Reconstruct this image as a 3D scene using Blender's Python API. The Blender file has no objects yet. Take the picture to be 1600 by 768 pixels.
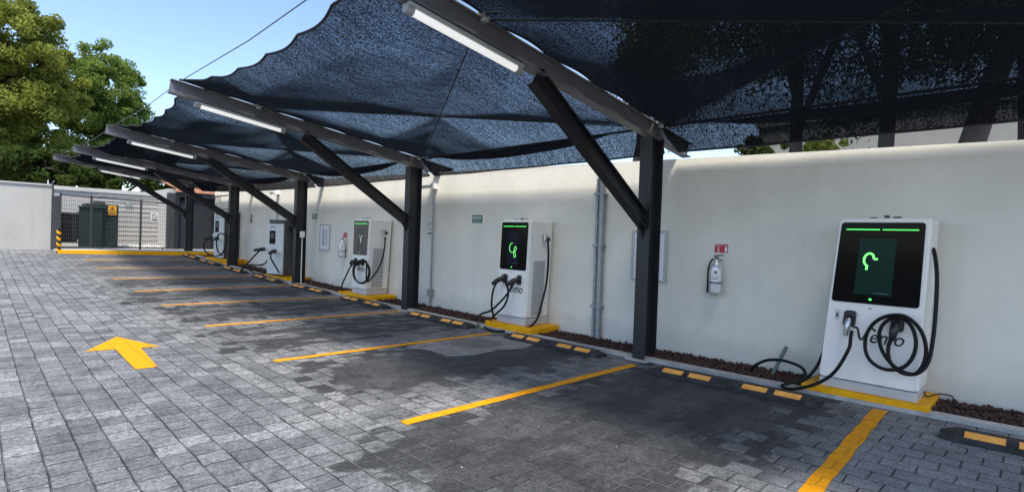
import bpy, bmesh, math, random
import numpy as np
from mathutils import Matrix, Vector
random.seed(7); rng = np.random.default_rng(7)
SC = bpy.context.scene
COL = SC.collection
PI = math.pi

# ------------------------------------------------------------------ camera geometry (measured from the site)
F, YAW, PIT, ROL, H = 842.8, -.7862, -.0134, .0348, 1.4015
S1, S2 = -.016, .0014
def gz(y):
    if y < 0: return S1 * max(y, -8)
    if y > 24.5: return S1*24.5 + S2*24.5**2
    return S1*y + S2*y*y
_cy, _sy = math.cos(YAW), math.sin(YAW)
FW = np.array([-_sy*math.cos(PIT), _cy*math.cos(PIT), math.sin(PIT)])
_r = np.array([_cy, _sy, 0.]); _u = np.cross(_r, FW)
RV = math.cos(ROL)*_r + math.sin(ROL)*_u
UV = -math.sin(ROL)*_r + math.cos(ROL)*_u
CP = np.array([0., 0., H])
def ray(px, py): return FW + (px-800)/F*RV - (py-384)/F*UV
def onX(px, py, X): d = ray(px, py); return Vector(CP + d*(X/d[0]))
def onY(px, py, Y): d = ray(px, py); return Vector(CP + d*(Y/d[1]))
def gnd(px, py, dz=0.):
    d = ray(px, py); t = 5.
    for _ in range(60):
        p = CP + d*t
        t += ((gz(p[1])+dz) - p[2]) / (d[2] if abs(d[2]) > 1e-4 else -1e-4) * .6
    return Vector(CP + d*t)
def depth(P): return float((np.array(P)-CP) @ FW)

# ------------------------------------------------------------------ scene helpers
WM = {}
def tag(o, label=None, cat=None, group=None, kind=None):
    if label: o['label'] = label
    if cat: o['category'] = cat
    if group: o['group'] = group
    if kind: o['kind'] = kind
    return o
def thing(name, label, cat, loc=(0, 0, 0), rotz=0, group=None):
    o = bpy.data.objects.new(name, None); COL.objects.link(o)
    o.location = loc; o.rotation_euler = (0, 0, rotz); o.empty_display_size = .1
    WM[o] = Matrix.Translation(loc) @ Matrix.Rotation(rotz, 4, 'Z')
    return tag(o, label, cat, group)
def root_of(o):
    while o.parent: o = o.parent
    return o
def dup(o, parent=None):
    c = o.copy(); COL.objects.link(c)
    if parent: c.parent = parent
    for ch in [x for x in o.children]: dup(ch, c)
    return c
class MB:
    def __init__(s): s.v = []; s.f = []; s.sm = []
    def add(s, vs, fs, smooth=False):
        n = len(s.v); s.v += [tuple(p) for p in vs]
        for f in fs: s.f.append(tuple(i+n for i in f)); s.sm.append(smooth)
        return s
    def box(s, lo, hi, M=None):
        x0, y0, z0 = lo; x1, y1, z1 = hi
        p = [(x0,y0,z0),(x1,y0,z0),(x1,y1,z0),(x0,y1,z0),(x0,y0,z1),(x1,y0,z1),(x1,y1,z1),(x0,y1,z1)]
        if M: p = [M @ Vector(q) for q in p]
        return s.add(p, [(0,3,2,1),(4,5,6,7),(0,1,5,4),(1,2,6,5),(2,3,7,6),(3,0,4,7)])
    def hexa(s, p):
        return s.add(p, [(0,3,2,1),(4,5,6,7),(0,1,5,4),(1,2,6,5),(2,3,7,6),(3,0,4,7)])
    def rbox(s, lo, hi, r=.02, seg=2, M=None):
        bm = bmesh.new(); bmesh.ops.create_cube(bm, size=1)
        for v in bm.verts:
            v.co = Vector([lo[i] + (v.co[i]+.5)*(hi[i]-lo[i]) for i in range(3)])
        bmesh.ops.bevel(bm, geom=bm.edges[:], offset=r, segments=seg, affect='EDGES', profile=.5)
        return s.bm(bm, M)
    def bm(s, bm, M=None, smooth=False):
        bm.verts.index_update()
        s.add([(M @ v.co) if M else v.co for v in bm.verts], [[v.index for v in f.verts] for f in bm.faces], smooth)
        bm.free(); return s
    def tube(s, pts, r, seg=8, cap=True, smooth=True):
        pts = [Vector(p) for p in pts]; n = len(pts)
        rs = r if isinstance(r, (list, tuple)) else [r]*n
        T = [(pts[min(i+1, n-1)]-pts[max(i-1, 0)]).normalized() for i in range(n)]
        a = Vector((0, 0, 1)) if abs(T[0].z) < .9 else Vector((1, 0, 0))
        N = (a - a.dot(T[0])*T[0]).normalized(); vs = []
        for i in range(n):
            N = (N - N.dot(T[i])*T[i])
            if N.length < 1e-6: N = T[i].orthogonal()
            N.normalize(); B = T[i].cross(N)
            for k in range(seg):
                t = 2*PI*k/seg; vs.append(pts[i] + rs[i]*(math.cos(t)*N + math.sin(t)*B))
        fs = [(i*seg+k, i*seg+(k+1) % seg, (i+1)*seg+(k+1) % seg, (i+1)*seg+k) for i in range(n-1) for k in range(seg)]
        s.add(vs, fs, smooth)
        if cap:
            s.add(vs[:seg], [tuple(range(seg))[::-1]]); s.add(vs[-seg:], [tuple(range(seg))])
        return s
    def lathe(s, prof, c=(0, 0, 0), seg=20, M=None):
        vs = []
        for (r, z) in prof:
            for k in range(seg):
                t = 2*PI*k/seg; vs.append(Vector((c[0]+r*math.cos(t), c[1]+r*math.sin(t), c[2]+z)))
        if M: vs = [M @ v for v in vs]
        fs = [(i*seg+k, i*seg+(k+1) % seg, (i+1)*seg+(k+1) % seg, (i+1)*seg+k) for i in range(len(prof)-1) for k in range(seg)]
        return s.add(vs, fs, True)
    def poly(s, pts, thick):                      # planar polygon with thickness vector
        n = len(pts); t = Vector(thick); a = [Vector(p) for p in pts]; b = [p+t for p in a]
        s.add(a+b, [tuple(range(n))[::-1], tuple(range(n, 2*n))] + [(i, (i+1) % n, n+(i+1) % n, n+i) for i in range(n)])
        return s
    def ribbon(s, pts, w, nrm, thick):            # flat line mark of width w lying on a plane with normal nrm
        pts = [Vector(p) for p in pts]; nrm = Vector(nrm).normalized(); L = []; R_ = []
        n = len(pts)
        for i in range(n):
            t = (pts[min(i+1, n-1)]-pts[max(i-1, 0)]).normalized(); b = t.cross(nrm)*w/2
            L.append(pts[i]-b); R_.append(pts[i]+b)
        o = nrm*thick
        vs = L + R_ + [p+o for p in L] + [p+o for p in R_]
        for i in range(n-1):
            s.add([L[i], L[i+1], R_[i+1], R_[i], L[i]+o, L[i+1]+o, R_[i+1]+o, R_[i]+o],
                  [(0,3,2,1),(4,5,6,7),(0,1,5,4),(1,2,6,5),(2,3,7,6),(3,0,4,7)])
        return s
    def build(s, name, mat, parent=None, label=None):
        me = bpy.data.meshes.new(name)
        v = s.v
        if parent is not None:
            Mi = WM[root_of(parent)].inverted()
            v = [Mi @ Vector(p) for p in v]
        me.from_pydata([tuple(p) for p in v], [], s.f); me.update()
        me.polygons.foreach_set('use_smooth', s.sm)
        bm = bmesh.new(); bm.from_mesh(me); bmesh.ops.recalc_face_normals(bm, faces=bm.faces[:]); bm.to_mesh(me); bm.free()
        if mat: me.materials.append(mat)
        o = bpy.data.objects.new(name, me); COL.objects.link(o)
        if parent is not None: o.parent = parent
        if label: o['label'] = label
        return o
def smooth_path(pts, n=6):
    P = [Vector(p) for p in pts]; P = [2*P[0]-P[1]] + P + [2*P[-1]-P[-2]]; out = []
    for i in range(1, len(P)-2):
        a, b, c, d = P[i-1:i+3]
        for k in range(n):
            t = k/n
            out.append(.5*((2*b) + (c-a)*t + (2*a-5*b+4*c-d)*t*t + (3*b-a-3*c+d)*t**3))
    return out + [P[-2]]
def text_mb(s, size, origin, right, up, nrm, thick=.003, shear=0., align='CENTER', sx=1., bold=0.):
    cu = bpy.data.curves.new('t', 'FONT'); cu.body = s; cu.size = size; cu.shear = shear
    cu.align_x = align; cu.align_y = 'CENTER'; cu.extrude = thick/2; cu.resolution_u = 4; cu.offset = bold
    o = bpy.data.objects.new('t', cu); COL.objects.link(o)
    dg = bpy.context.evaluated_depsgraph_get(); me = bpy.data.meshes.new_from_object(o.evaluated_get(dg))
    r, u, n = Vector(right).normalized(), Vector(up).normalized(), Vector(nrm).normalized(); O = Vector(origin)
    m = MB(); m.add([O + r*v.co.x*sx + u*v.co.y + n*(v.co.z+thick/2) for v in me.vertices], [tuple(p.vertices) for p in me.polygons])
    bpy.data.objects.remove(o); bpy.data.meshes.remove(me); bpy.data.curves.remove(cu)
    return m

# ------------------------------------------------------------------ materials
def mat(name, col, rough=.6, metal=0., noise=0., nscale=8., bump=0., bscale=60., emit=None, estr=0., spec=.5, col2=None, streak=False):
    m = bpy.data.materials.new(name); m.use_nodes = True
    nt = m.node_tree; N = nt.nodes; L = nt.links; b = N['Principled BSDF']
    b.inputs['Base Color'].default_value = (*col, 1); b.inputs['Roughness'].default_value = rough
    b.inputs['Metallic'].default_value = metal; b.inputs['Specular IOR Level'].default_value = spec
    tc = N.new('ShaderNodeTexCoord')
    src = tc.outputs['Object']
    if streak:
        mp = N.new('ShaderNodeMapping'); mp.inputs['Scale'].default_value = (1, 1, .12); L.new(src, mp.inputs[0]); src = mp.outputs[0]
    if noise or col2:
        n = N.new('ShaderNodeTexNoise'); n.inputs['Scale'].default_value = nscale; n.inputs['Detail'].default_value = 6
        n.inputs['Roughness'].default_value = .65; L.new(src, n.inputs['Vector'])
        r = N.new('ShaderNodeValToRGB'); r.color_ramp.elements[0].position = .3; r.color_ramp.elements[1].position = .72
        c2 = col2 or tuple(min(1, c*(1+noise)) for c in col)
        c1 = col if col2 else tuple(c*(1-noise) for c in col)
        r.color_ramp.elements[0].color = (*c1, 1); r.color_ramp.elements[1].color = (*c2, 1)
        L.new(n.outputs['Fac'], r.inputs[0]); L.new(r.outputs[0], b.inputs['Base Color'])
        rr = N.new('ShaderNodeMapRange'); rr.inputs['To Min'].default_value = max(.03, rough-.1); rr.inputs['To Max'].default_value = min(1, rough+.12)
        L.new(n.outputs['Fac'], rr.inputs['Value']); L.new(rr.outputs[0], b.inputs['Roughness'])
    if bump:
        n2 = N.new('ShaderNodeTexNoise'); n2.inputs['Scale'].default_value = bscale; n2.inputs['Detail'].default_value = 5
        L.new(tc.outputs['Object'], n2.inputs['Vector'])
        bp = N.new('ShaderNodeBump'); bp.inputs['Strength'].default_value = bump; bp.inputs['Distance'].default_value = .02
        L.new(n2.outputs['Fac'], bp.inputs['Height']); L.new(bp.outputs[0], b.inputs['Normal'])
    if emit:
        b.inputs['Emission Color'].default_value = (*emit, 1); b.inputs['Emission Strength'].default_value = estr
    return m
def math_(nt, op, a, b=None, c=None, clamp=False):
    n = nt.nodes.new('ShaderNodeMath'); n.operation = op; n.use_clamp = clamp
    for i, x in enumerate((a, b, c)):
        if x is None: continue
        if isinstance(x, (int, float)): n.inputs[i].default_value = x
        else: nt.links.new(x, n.inputs[i])
    return n.outputs[0]
def maprange(nt, v, a, b, c=0., d=1., smooth=True):
    n = nt.nodes.new('ShaderNodeMapRange'); n.interpolation_type = 'SMOOTHSTEP' if smooth else 'LINEAR'
    nt.links.new(v, n.inputs['Value'])
    for k, x in zip(('From Min', 'From Max', 'To Min', 'To Max'), (a, b, c, d)): n.inputs[k].default_value = x
    return n.outputs[0]
def mixc(nt, f, a, b, mode='MIX'):
    n = nt.nodes.new('ShaderNodeMix'); n.data_type = 'RGBA'; n.blend_type = mode
    if isinstance(f, (int, float)): n.inputs['Factor'].default_value = f
    else: nt.links.new(f, n.inputs['Factor'])
    for k, x in ((6, a), (7, b)):
        if isinstance(x, tuple): n.inputs[k].default_value = (*x, 1)
        else: nt.links.new(x, n.inputs[k])
    return n.outputs[2]
def paver_nodes(nt):
    """shared paving pattern: rows run along +Y; returns joint mask, per-stone random, coords"""
    N = nt.nodes; L = nt.links
    tc = N.new('ShaderNodeTexCoord')
    dn = N.new('ShaderNodeTexNoise'); dn.inputs['Scale'].default_value = 3.1; dn.inputs['Detail'].default_value = 3; L.new(tc.outputs['Object'], dn.inputs['Vector'])
    vm = N.new('ShaderNodeVectorMath'); vm.operation = 'MULTIPLY_ADD'; vm.inputs[1].default_value = (.03, .03, 0)
    L.new(dn.outputs['Color'], vm.inputs[0]); L.new(tc.outputs['Object'], vm.inputs[2])
    sep = N.new('ShaderNodeSeparateXYZ'); L.new(vm.outputs[0], sep.inputs[0])
    cmb = N.new('ShaderNodeCombineXYZ'); L.new(sep.outputs['Y'], cmb.inputs['X']); L.new(sep.outputs['X'], cmb.inputs['Y'])
    br = N.new('ShaderNodeTexBrick'); L.new(cmb.outputs[0], br.inputs['Vector'])
    br.offset = .5; br.offset_frequency = 2; br.squash = 1.0; br.squash_frequency = 2
    br.inputs['Color1'].default_value = (0, 0, 0, 1); br.inputs['Color2'].default_value = (1, 1, 1, 1); br.inputs['Mortar'].default_value = (.5, .5, .5, 1)
    br.inputs['Scale'].default_value = 1; br.inputs['Mortar Size'].default_value = .0065; br.inputs['Mortar Smooth'].default_value = .55
    br.inputs['Brick Width'].default_value = .195; br.inputs['Row Height'].default_value = .172
    return tc, br.outputs['Fac'], br.outputs['Color'], sep
def paver_material():
    m = bpy.data.materials.new('grey_pavers'); m.use_nodes = True; nt = m.node_tree; N = nt.nodes; L = nt.links
    b = N['Principled BSDF']; tc, joint, rnd, _ = paver_nodes(nt); O = tc.outputs['Object']
    sepr = N.new('ShaderNodeSeparateColor'); L.new(rnd, sepr.inputs[0]); rv = sepr.outputs[0]
    sp = N.new('ShaderNodeSeparateXYZ'); L.new(O, sp.inputs[0]); X, Y = sp.outputs['X'], sp.outputs['Y']
    def noise(sc, det=5, rough=.6):
        n = N.new('ShaderNodeTexNoise'); n.inputs['Scale'].default_value = sc; n.inputs['Detail'].default_value = det; n.inputs['Roughness'].default_value = rough
        L.new(O, n.inputs['Vector']); return n.outputs['Fac']
    nbig, nmid, nfine, ngr, ngm = noise(.55, 4), noise(3.2, 6, .7), noise(26, 6, .7), noise(160, 4, .8), noise(62, 5, .8)
    # clean stone colour with stone-to-stone variation and mottling
    base = mixc(nt, rv, (.124, .127, .131), (.186, .190, .195))
    mott = maprange(nt, math_(nt, 'ADD', math_(nt, 'MULTIPLY', nmid, .5), math_(nt, 'MULTIPLY', nfine, .5)), .36, .65, .58, 1.42)
    cm = N.new('ShaderNodeVectorMath'); cm.operation = 'SCALE'; L.new(base, cm.inputs[0]); L.new(mott, cm.inputs['Scale'])
    base = cm.outputs[0]
    # cement dust: pale patches over groups of stones
    dust = math_(nt, 'MULTIPLY', maprange(nt, math_(nt, 'ADD', nbig, math_(nt, 'MULTIPLY', rv, .22)), .58, .78), maprange(nt, nfine, .38, .62))
    base = mixc(nt, math_(nt, 'MULTIPLY', dust, .6), base, (.37, .37, .37))
    # missing skylight painted as paler stone colour in the nearest bay
    sky_lift = maprange(nt, math_(nt, 'ADD', Y, math_(nt, 'MULTIPLY', rv, .25)), 1.25, 1.0)
    sky_lift = math_(nt, 'MULTIPLY', sky_lift, maprange(nt, X, 2.6, 3.4))
    base = mixc(nt, math_(nt, 'MULTIPLY', sky_lift, .4), base, mixc(nt, nmid, (.2, .21, .225), (.34, .355, .375)))
    # oil and tyre dirt in each bay (repeats at bay pitch, with broken stone-wise edges)
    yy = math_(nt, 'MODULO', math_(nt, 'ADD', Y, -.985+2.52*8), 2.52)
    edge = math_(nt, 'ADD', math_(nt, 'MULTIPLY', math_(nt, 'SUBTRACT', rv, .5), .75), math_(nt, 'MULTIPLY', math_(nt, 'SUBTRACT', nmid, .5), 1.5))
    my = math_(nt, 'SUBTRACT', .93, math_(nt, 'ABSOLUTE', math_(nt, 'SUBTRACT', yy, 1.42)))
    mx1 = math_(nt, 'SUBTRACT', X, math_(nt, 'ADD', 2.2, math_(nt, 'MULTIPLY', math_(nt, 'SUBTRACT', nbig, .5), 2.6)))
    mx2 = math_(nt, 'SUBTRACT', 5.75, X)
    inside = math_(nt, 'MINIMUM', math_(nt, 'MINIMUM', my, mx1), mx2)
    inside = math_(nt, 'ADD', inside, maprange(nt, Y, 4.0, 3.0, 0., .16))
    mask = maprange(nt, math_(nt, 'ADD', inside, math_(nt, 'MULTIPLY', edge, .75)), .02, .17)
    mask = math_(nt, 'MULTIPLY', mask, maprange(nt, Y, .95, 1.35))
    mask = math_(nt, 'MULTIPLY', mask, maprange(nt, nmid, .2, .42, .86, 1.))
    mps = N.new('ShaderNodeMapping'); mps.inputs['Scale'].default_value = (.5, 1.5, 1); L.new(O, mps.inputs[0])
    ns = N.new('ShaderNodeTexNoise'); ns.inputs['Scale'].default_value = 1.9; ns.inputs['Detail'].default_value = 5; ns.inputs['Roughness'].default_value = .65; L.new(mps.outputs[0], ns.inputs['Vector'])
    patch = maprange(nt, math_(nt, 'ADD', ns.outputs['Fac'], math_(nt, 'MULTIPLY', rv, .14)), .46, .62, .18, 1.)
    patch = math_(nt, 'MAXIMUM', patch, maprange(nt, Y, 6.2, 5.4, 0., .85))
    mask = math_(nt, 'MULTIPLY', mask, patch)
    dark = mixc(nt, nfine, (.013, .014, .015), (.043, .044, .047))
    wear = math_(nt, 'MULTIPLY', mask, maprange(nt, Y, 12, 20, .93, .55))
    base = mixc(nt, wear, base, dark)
    gm = N.new('ShaderNodeVectorMath'); gm.operation = 'SCALE'; L.new(base, gm.inputs[0]); L.new(maprange(nt, ngm, .36, .64, .62, 1.4), gm.inputs['Scale']); base = gm.outputs[0]
    # darker streaks in the lane
    st = maprange(nt, noise(1.1, 6, .75), .5, .72)
    base = mixc(nt, math_(nt, 'MULTIPLY', st, .38), base, (.05, .054, .06))
    # grit in the stones
    base = mixc(nt, maprange(nt, ngr, .62, .74, 0, .5), base, (.42, .42, .42))
    base = mixc(nt, maprange(nt, ngr, .4, .26, 0, .6), base, (.03, .03, .03))
    vo = N.new('ShaderNodeTexVoronoi'); vo.inputs['Scale'].default_value = 9; L.new(O, vo.inputs['Vector'])
    sc_ = N.new('ShaderNodeSeparateColor'); L.new(vo.outputs['Color'], sc_.inputs[0])
    speck = math_(nt, 'LESS_THAN', vo.outputs['Distance'], math_(nt, 'MULTIPLY', sc_.outputs[1], .07))
    speck = math_(nt, 'MULTIPLY', speck, math_(nt, 'GREATER_THAN', sc_.outputs[0], .62))
    base = mixc(nt, math_(nt, 'MULTIPLY', speck, .8), base, (.5, .5, .48))
    # sand / dirt in the joints
    jc = mixc(nt, maprange(nt, nmid, .4, .65), (.028, .029, .03), (.14, .14, .135))
    base = mixc(nt, math_(nt, 'MULTIPLY', joint, maprange(nt, nfine, .3, .55, .6, 1.)), base, jc)
    L.new(base, b.inputs['Base Color']); b.inputs['Specular IOR Level'].default_value = .28
    L.new(maprange(nt, nfine, .3, .7, .55, .85), b.inputs['Roughness'])
    h = math_(nt, 'SUBTRACT', math_(nt, 'ADD', math_(nt, 'MULTIPLY', nfine, .3), math_(nt, 'ADD', math_(nt, 'MULTIPLY', ngr, .3), math_(nt, 'MULTIPLY', rv, .35))), math_(nt, 'MULTIPLY', joint, 1.3))
    bp = N.new('ShaderNodeBump'); bp.inputs['Strength'].default_value = .85; bp.inputs['Distance'].default_value = .015
    L.new(h, bp.inputs['Height']); L.new(bp.outputs[0], b.inputs['Normal'])
    return m
def road_paint():
    m = bpy.data.materials.new('yellow_road_paint'); m.use_nodes = True; nt = m.node_tree; N = nt.nodes; L = nt.links
    b = N['Principled BSDF']; tc, joint, rnd, _ = paver_nodes(nt)
    n = N.new('ShaderNodeTexNoise'); n.inputs['Scale'].default_value = 22; n.inputs['Detail'].default_value = 7; n.inputs['Roughness'].default_value = .75; L.new(tc.outputs['Object'], n.inputs['Vector'])
    c = mixc(nt, maprange(nt, n.outputs['Fac'], .35, .65), (.68, .272, .005), (.80, .338, .010))
    c = mixc(nt, maprange(nt, n.outputs['Fac'], .665, .74, 0, .55), c, (.2, .15, .06))
    c = mixc(nt, math_(nt, 'MULTIPLY', joint, .55), c, (.3, .17, .02))
    L.new(c, b.inputs['Base Color']); b.inputs['Roughness'].default_value = .6; b.inputs['Specular IOR Level'].default_value = .12
    h = math_(nt, 'SUBTRACT', math_(nt, 'MULTIPLY', n.outputs['Fac'], .3), joint)
    bp = N.new('ShaderNodeBump'); bp.inputs['Strength'].default_value = .6; bp.inputs['Distance'].default_value = .01
    L.new(h, bp.inputs['Height']); L.new(bp.outputs[0], b.inputs['Normal'])
    return m
def wall_material(name, col, dirt=(.5, .49, .45)):
    m = bpy.data.materials.new(name); m.use_nodes = True; nt = m.node_tree; N = nt.nodes; L = nt.links
    b = N['Principled BSDF']; tc = N.new('ShaderNodeTexCoord'); O = tc.outputs['Object']
    def noise(sc, det, rough, scale=(1, 1, 1)):
        mp = N.new('ShaderNodeMapping'); mp.inputs['Scale'].default_value = scale; L.new(O, mp.inputs[0])
        n = N.new('ShaderNodeTexNoise'); n.inputs['Scale'].default_value = sc; n.inputs['Detail'].default_value = det; n.inputs['Roughness'].default_value = rough
        L.new(mp.outputs[0], n.inputs['Vector']); return n.outputs['Fac']
    a, st, f = noise(.9, 6, .7), noise(3., 5, .6, (1, 1, .1)), noise(55, 6, .7)
    c = mixc(nt, maprange(nt, a, .35, .7), col, tuple(x*.90 for x in col))
    c = mixc(nt, maprange(nt, st, .5, .75, 0, .6), c, tuple(x*.84 for x in col))
    sp = N.new('ShaderNodeSeparateXYZ'); L.new(O, sp.inputs[0])
    # splash dirt just above the ground
    low = maprange(nt, math_(nt, 'ADD', sp.outputs['Z'], math_(nt, 'MULTIPLY', a, -.5)), -.18, .12, .5, 0.)
    c = mixc(nt, low, c, dirt)
    L.new(c, b.inputs['Base Color']); b.inputs['Roughness'].default_value = .78
    bp = N.new('ShaderNodeBump'); bp.inputs['Strength'].default_value = .25; bp.inputs['Distance'].default_value = .01
    L.new(math_(nt, 'ADD', f, math_(nt, 'MULTIPLY', noise(9, 4, .6), 1.4)), bp.inputs['Height']); L.new(bp.outputs[0], b.inputs['Normal'])
    return m
def net_material(name, open_lo, open_hi, f0, f1, fl):
    """black knitted shade cloth: tiny open holes, dark threads, slight light bleeding through"""
    m = bpy.data.materials.new(name); m.use_nodes = True; nt = m.node_tree; N = nt.nodes; L = nt.links
    N.remove(N['Principled BSDF']); out = N['Material Output']
    tc = N.new('ShaderNodeTexCoord'); O = tc.outputs['Object']
    def noise(sc, det, rough, scale):
        mp = N.new('ShaderNodeMapping'); mp.inputs['Scale'].default_value = scale; L.new(O, mp.inputs[0])
        n = N.new('ShaderNodeTexNoise'); n.inputs['Scale'].default_value = sc; n.inputs['Detail'].default_value = det; n.inputs['Roughness'].default_value = rough
        L.new(mp.outputs[0], n.inputs['Vector']); return n.outputs['Fac']
    weave = noise(48, 3, .7, (1, 1.3, 1)); weave2 = noise(95, 2, .8, (1, 1, 1)); rib = noise(7, 5, .7, (.3, 2.6, .3)); big = noise(.9, 3, .5, (1, 1, 1))
    sm = math_(nt, 'ADD', math_(nt, 'ADD', math_(nt, 'MULTIPLY', weave, .55), math_(nt, 'MULTIPLY', weave2, .35)), math_(nt, 'ADD', math_(nt, 'MULTIPLY', rib, .16), math_(nt, 'MULTIPLY', big, .10)))
    lw = N.new('ShaderNodeLayerWeight'); lw.inputs[0].default_value = .5
    ob = maprange(nt, lw.outputs['Facing'], f0, f1, 1., fl, False)     # knitted cloth has thickness: its holes close up when seen obliquely
    fac = math_(nt, 'MULTIPLY', maprange(nt, sm, .50, .76, open_lo, open_hi), ob)
    tr = N.new('ShaderNodeBsdfTransparent'); tr.inputs[0].default_value = (.97, .98, 1, 1)
    df = N.new('ShaderNodeBsdfDiffuse'); df.inputs[0].default_value = (.004, .0045, .006, 1)
    tl = N.new('ShaderNodeBsdfTranslucent'); tl.inputs[0].default_value = (.004, .005, .007, 1)
    mx = N.new('ShaderNodeMixShader'); mx.inputs[0].default_value = .45; L.new(df.outputs[0], mx.inputs[1]); L.new(tl.outputs[0], mx.inputs[2])
    m2 = N.new('ShaderNodeMixShader'); L.new(fac, m2.inputs[0]); L.new(mx.outputs[0], m2.inputs[1]); L.new(tr.outputs[0], m2.inputs[2])
    L.new(m2.outputs[0], out.inputs['Surface'])
    return m
def leaf_material(name, c1, c2, trans=.35):
    m = bpy.data.materials.new(name); m.use_nodes = True; nt = m.node_tree; N = nt.nodes; L = nt.links
    N.remove(N['Principled BSDF']); out = N['Material Output']
    tc = N.new('ShaderNodeTexCoord'); n = N.new('ShaderNodeTexNoise'); n.inputs['Scale'].default_value = 1.3; n.inputs['Detail'].default_value = 5
    L.new(tc.outputs['Object'], n.inputs['Vector'])
    c = mixc(nt, maprange(nt, n.outputs['Fac'], .35, .65), c1, c2)
    d = N.new('ShaderNodeBsdfDiffuse'); t = N.new('ShaderNodeBsdfTranslucent'); L.new(c, d.inputs[0])
    c3 = mixc(nt, .4, c, (.38, .42, .08)); L.new(c3, t.inputs[0])
    mx = N.new('ShaderNodeMixShader'); mx.inputs[0].default_value = trans; L.new(d.outputs[0], mx.inputs[1]); L.new(t.outputs[0], mx.inputs[2])
    L.new(mx.outputs[0], out.inputs['Surface'])
    return m

M_pave = paver_material(); M_paint = road_paint()
M_wall = wall_material('white_painted_stucco', (.80, .757, .665))
M_wall2 = wall_material('offwhite_painted_block', (.46, .445, .41))
M_steel = mat('anthracite_steel_paint', (.014, .0145, .0165), .45, 0, .25, 5, .05, 120)
M_beam = mat('grey_steel_paint', (.15, .148, .155), .45, 0, .2, 4, .05, 120)
M_galv = mat('galvanised_steel', (.30, .32, .33), .45, .5, .25, 10)
M_white2 = mat('pale_grey_powder_coat', (.56, .585, .575), .4, 0, .04, 3)
M_white = mat('white_powder_coat', (.85, .82, .765), .38, 0, .03, 3)
M_grey = mat('light_grey_sheet_metal', (.50, .50, .50), .45, 0, .05, 3)
M_vent = mat('vent_grey', (.30, .30, .29), .5)
M_dgrey = mat('dark_grey_cabinet', (.06, .062, .062), .5, 0, .15, 4)
M_glass = mat('black_glass', (.003, .0035, .0035), .1, spec=.08)
M_screen = mat('dim_display', (.004, .012, .011), .15, emit=(.02, .16, .14), estr=.028, spec=.08)
M_screen2 = mat('dark_display', (.003, .005, .009), .15, emit=(.02, .04, .12), estr=.03, spec=.08)
M_screen3 = mat('grey_display', (.035, .036, .036), .2)  # on the third charger this grey paints in a reflection
M_glass3 = mat('glass_painted_reflection', (.055, .055, .052), .16)  # grey is a reflection painted into the third charger's glass
M_green = mat('green_led', (.05, .4, .08), .4, emit=(.1, 1., .14), estr=.55)
M_glyph = mat('green_screen_glyph', (.1, .5, .1), .4, emit=(.2, 1., .2), estr=.62)
M_pale = mat('pale_screen_glyph', (.4, .5, .45), .4, emit=(.45, .7, .55), estr=.4)
M_rubber = mat('black_rubber', (.008, .008, .0085), .5, 0, .2, 30, spec=.22)
M_plug = mat('black_plastic_plug', (.014, .014, .015), .35)
M_stop = mat('black_rubber_wheel_stop', (.014, .014, .015), .7, 0, .5, 11, .3, 60, col2=(.06, .06, .06), spec=.25)
M_refl = mat('amber_reflector', (.72, .30, .06), .5, 0, .12, 16, .1, 200, spec=.2, col2=(.98, .48, .12))
M_yel = mat('yellow_concrete_paint', (.68, .31, .004), .55, 0, .15, 9, .15, 40, col2=(.84, .42, .008), spec=.15)
M_conc = mat('kerb_concrete', (.41, .40, .375), .85, 0, .28, 6, .3, 50)
M_apron = mat('grout_apron', (.12, .118, .115), .85, 0, .3, 6, .4, 40, col2=(.33, .325, .31))
M_soil = mat('red_brown_soil', (.05, .02, .014), .95, 0, .4, 20, .5, 40)
M_rock = mat('red_volcanic_rock', (.040, .018, .013), .95, 0, .45, 22, .6, 90, col2=(.095, .043, .032))
M_iron = mat('cast_iron', (.085, .08, .076), .6, .3, .35, 20, .3, 60)
M_tube = mat('lit_fluorescent_tube', (.9, .9, .9), .4, emit=(1, .98, .94), estr=.26)
M_clear = mat('white_fixture_body', (.36, .37, .37), .4, 0, .08, 10)
M_red = mat('red_sign', (.5, .016, .02), .4, 0, .05, 6)
M_wsign = mat('white_sign', (.78, .78, .77), .4, 0, .03, 6)
M_paper = mat('white_paper', (.76, .77, .82), .5, 0, .03, 6)
M_acryl = mat('clear_acrylic_grey', (.42, .43, .42), .2, 0, .06, 6)
M_ink = mat('dark_ink', (.03, .03, .032), .6)
M_inkg = mat('grey_ink', (.12, .12, .13), .6)
M_grn = mat('green_sign', (.02, .13, .075), .45, 0, .06, 6)
M_sst = mat('stainless_steel', (.66, .66, .66), .3, .45, .1, 8)
M_trafo = mat('dark_green_transformer_paint', (.006, .019, .016), .5, 0, .15, 4)
M_sheet = mat('dark_sheet_metal', (.045, .046, .052), .5, 0, .15, 4)
M_wire = mat('fence_wire', (.035, .037, .042), .5)
M_warn = mat('yellow_warning_sign', (.85, .40, .02), .45)
M_black = mat('black_paint', (.01, .01, .01), .5)
M_shut = mat('anthracite_shutter', (.012, .012, .015), .5, 0, .15, 3)
M_roof = mat('terracotta_roof', (.55, .24, .13), .8, 0, .15, 6, .2, 30)
M_orange = mat('orange_house_wall', (.30, .13, .06), .8, 0, .1, 3)
M_house = mat('pale_house_wall', (.26, .26, .25), .85, 0, .12, 1.5)
M_bark = mat('tree_bark', (.060, .046, .035), .9, 0, .45, 9, .8, 20, streak=True)
M_ppvc = mat('grey_green_pipe', (.11, .15, .14), .5)
M_mhole = mat('manhole_iron', (.17, .155, .14), .75, 0, .35, 20, .3, 60)
M_cable = mat('steel_wire_rope', (.10, .11, .12), .5, .4)
M_rope = mat('black_hem_rope', (.013, .014, .017), .8)
M_clamp = mat('zinc_clamp', (.55, .56, .56), .4, .5)
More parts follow.
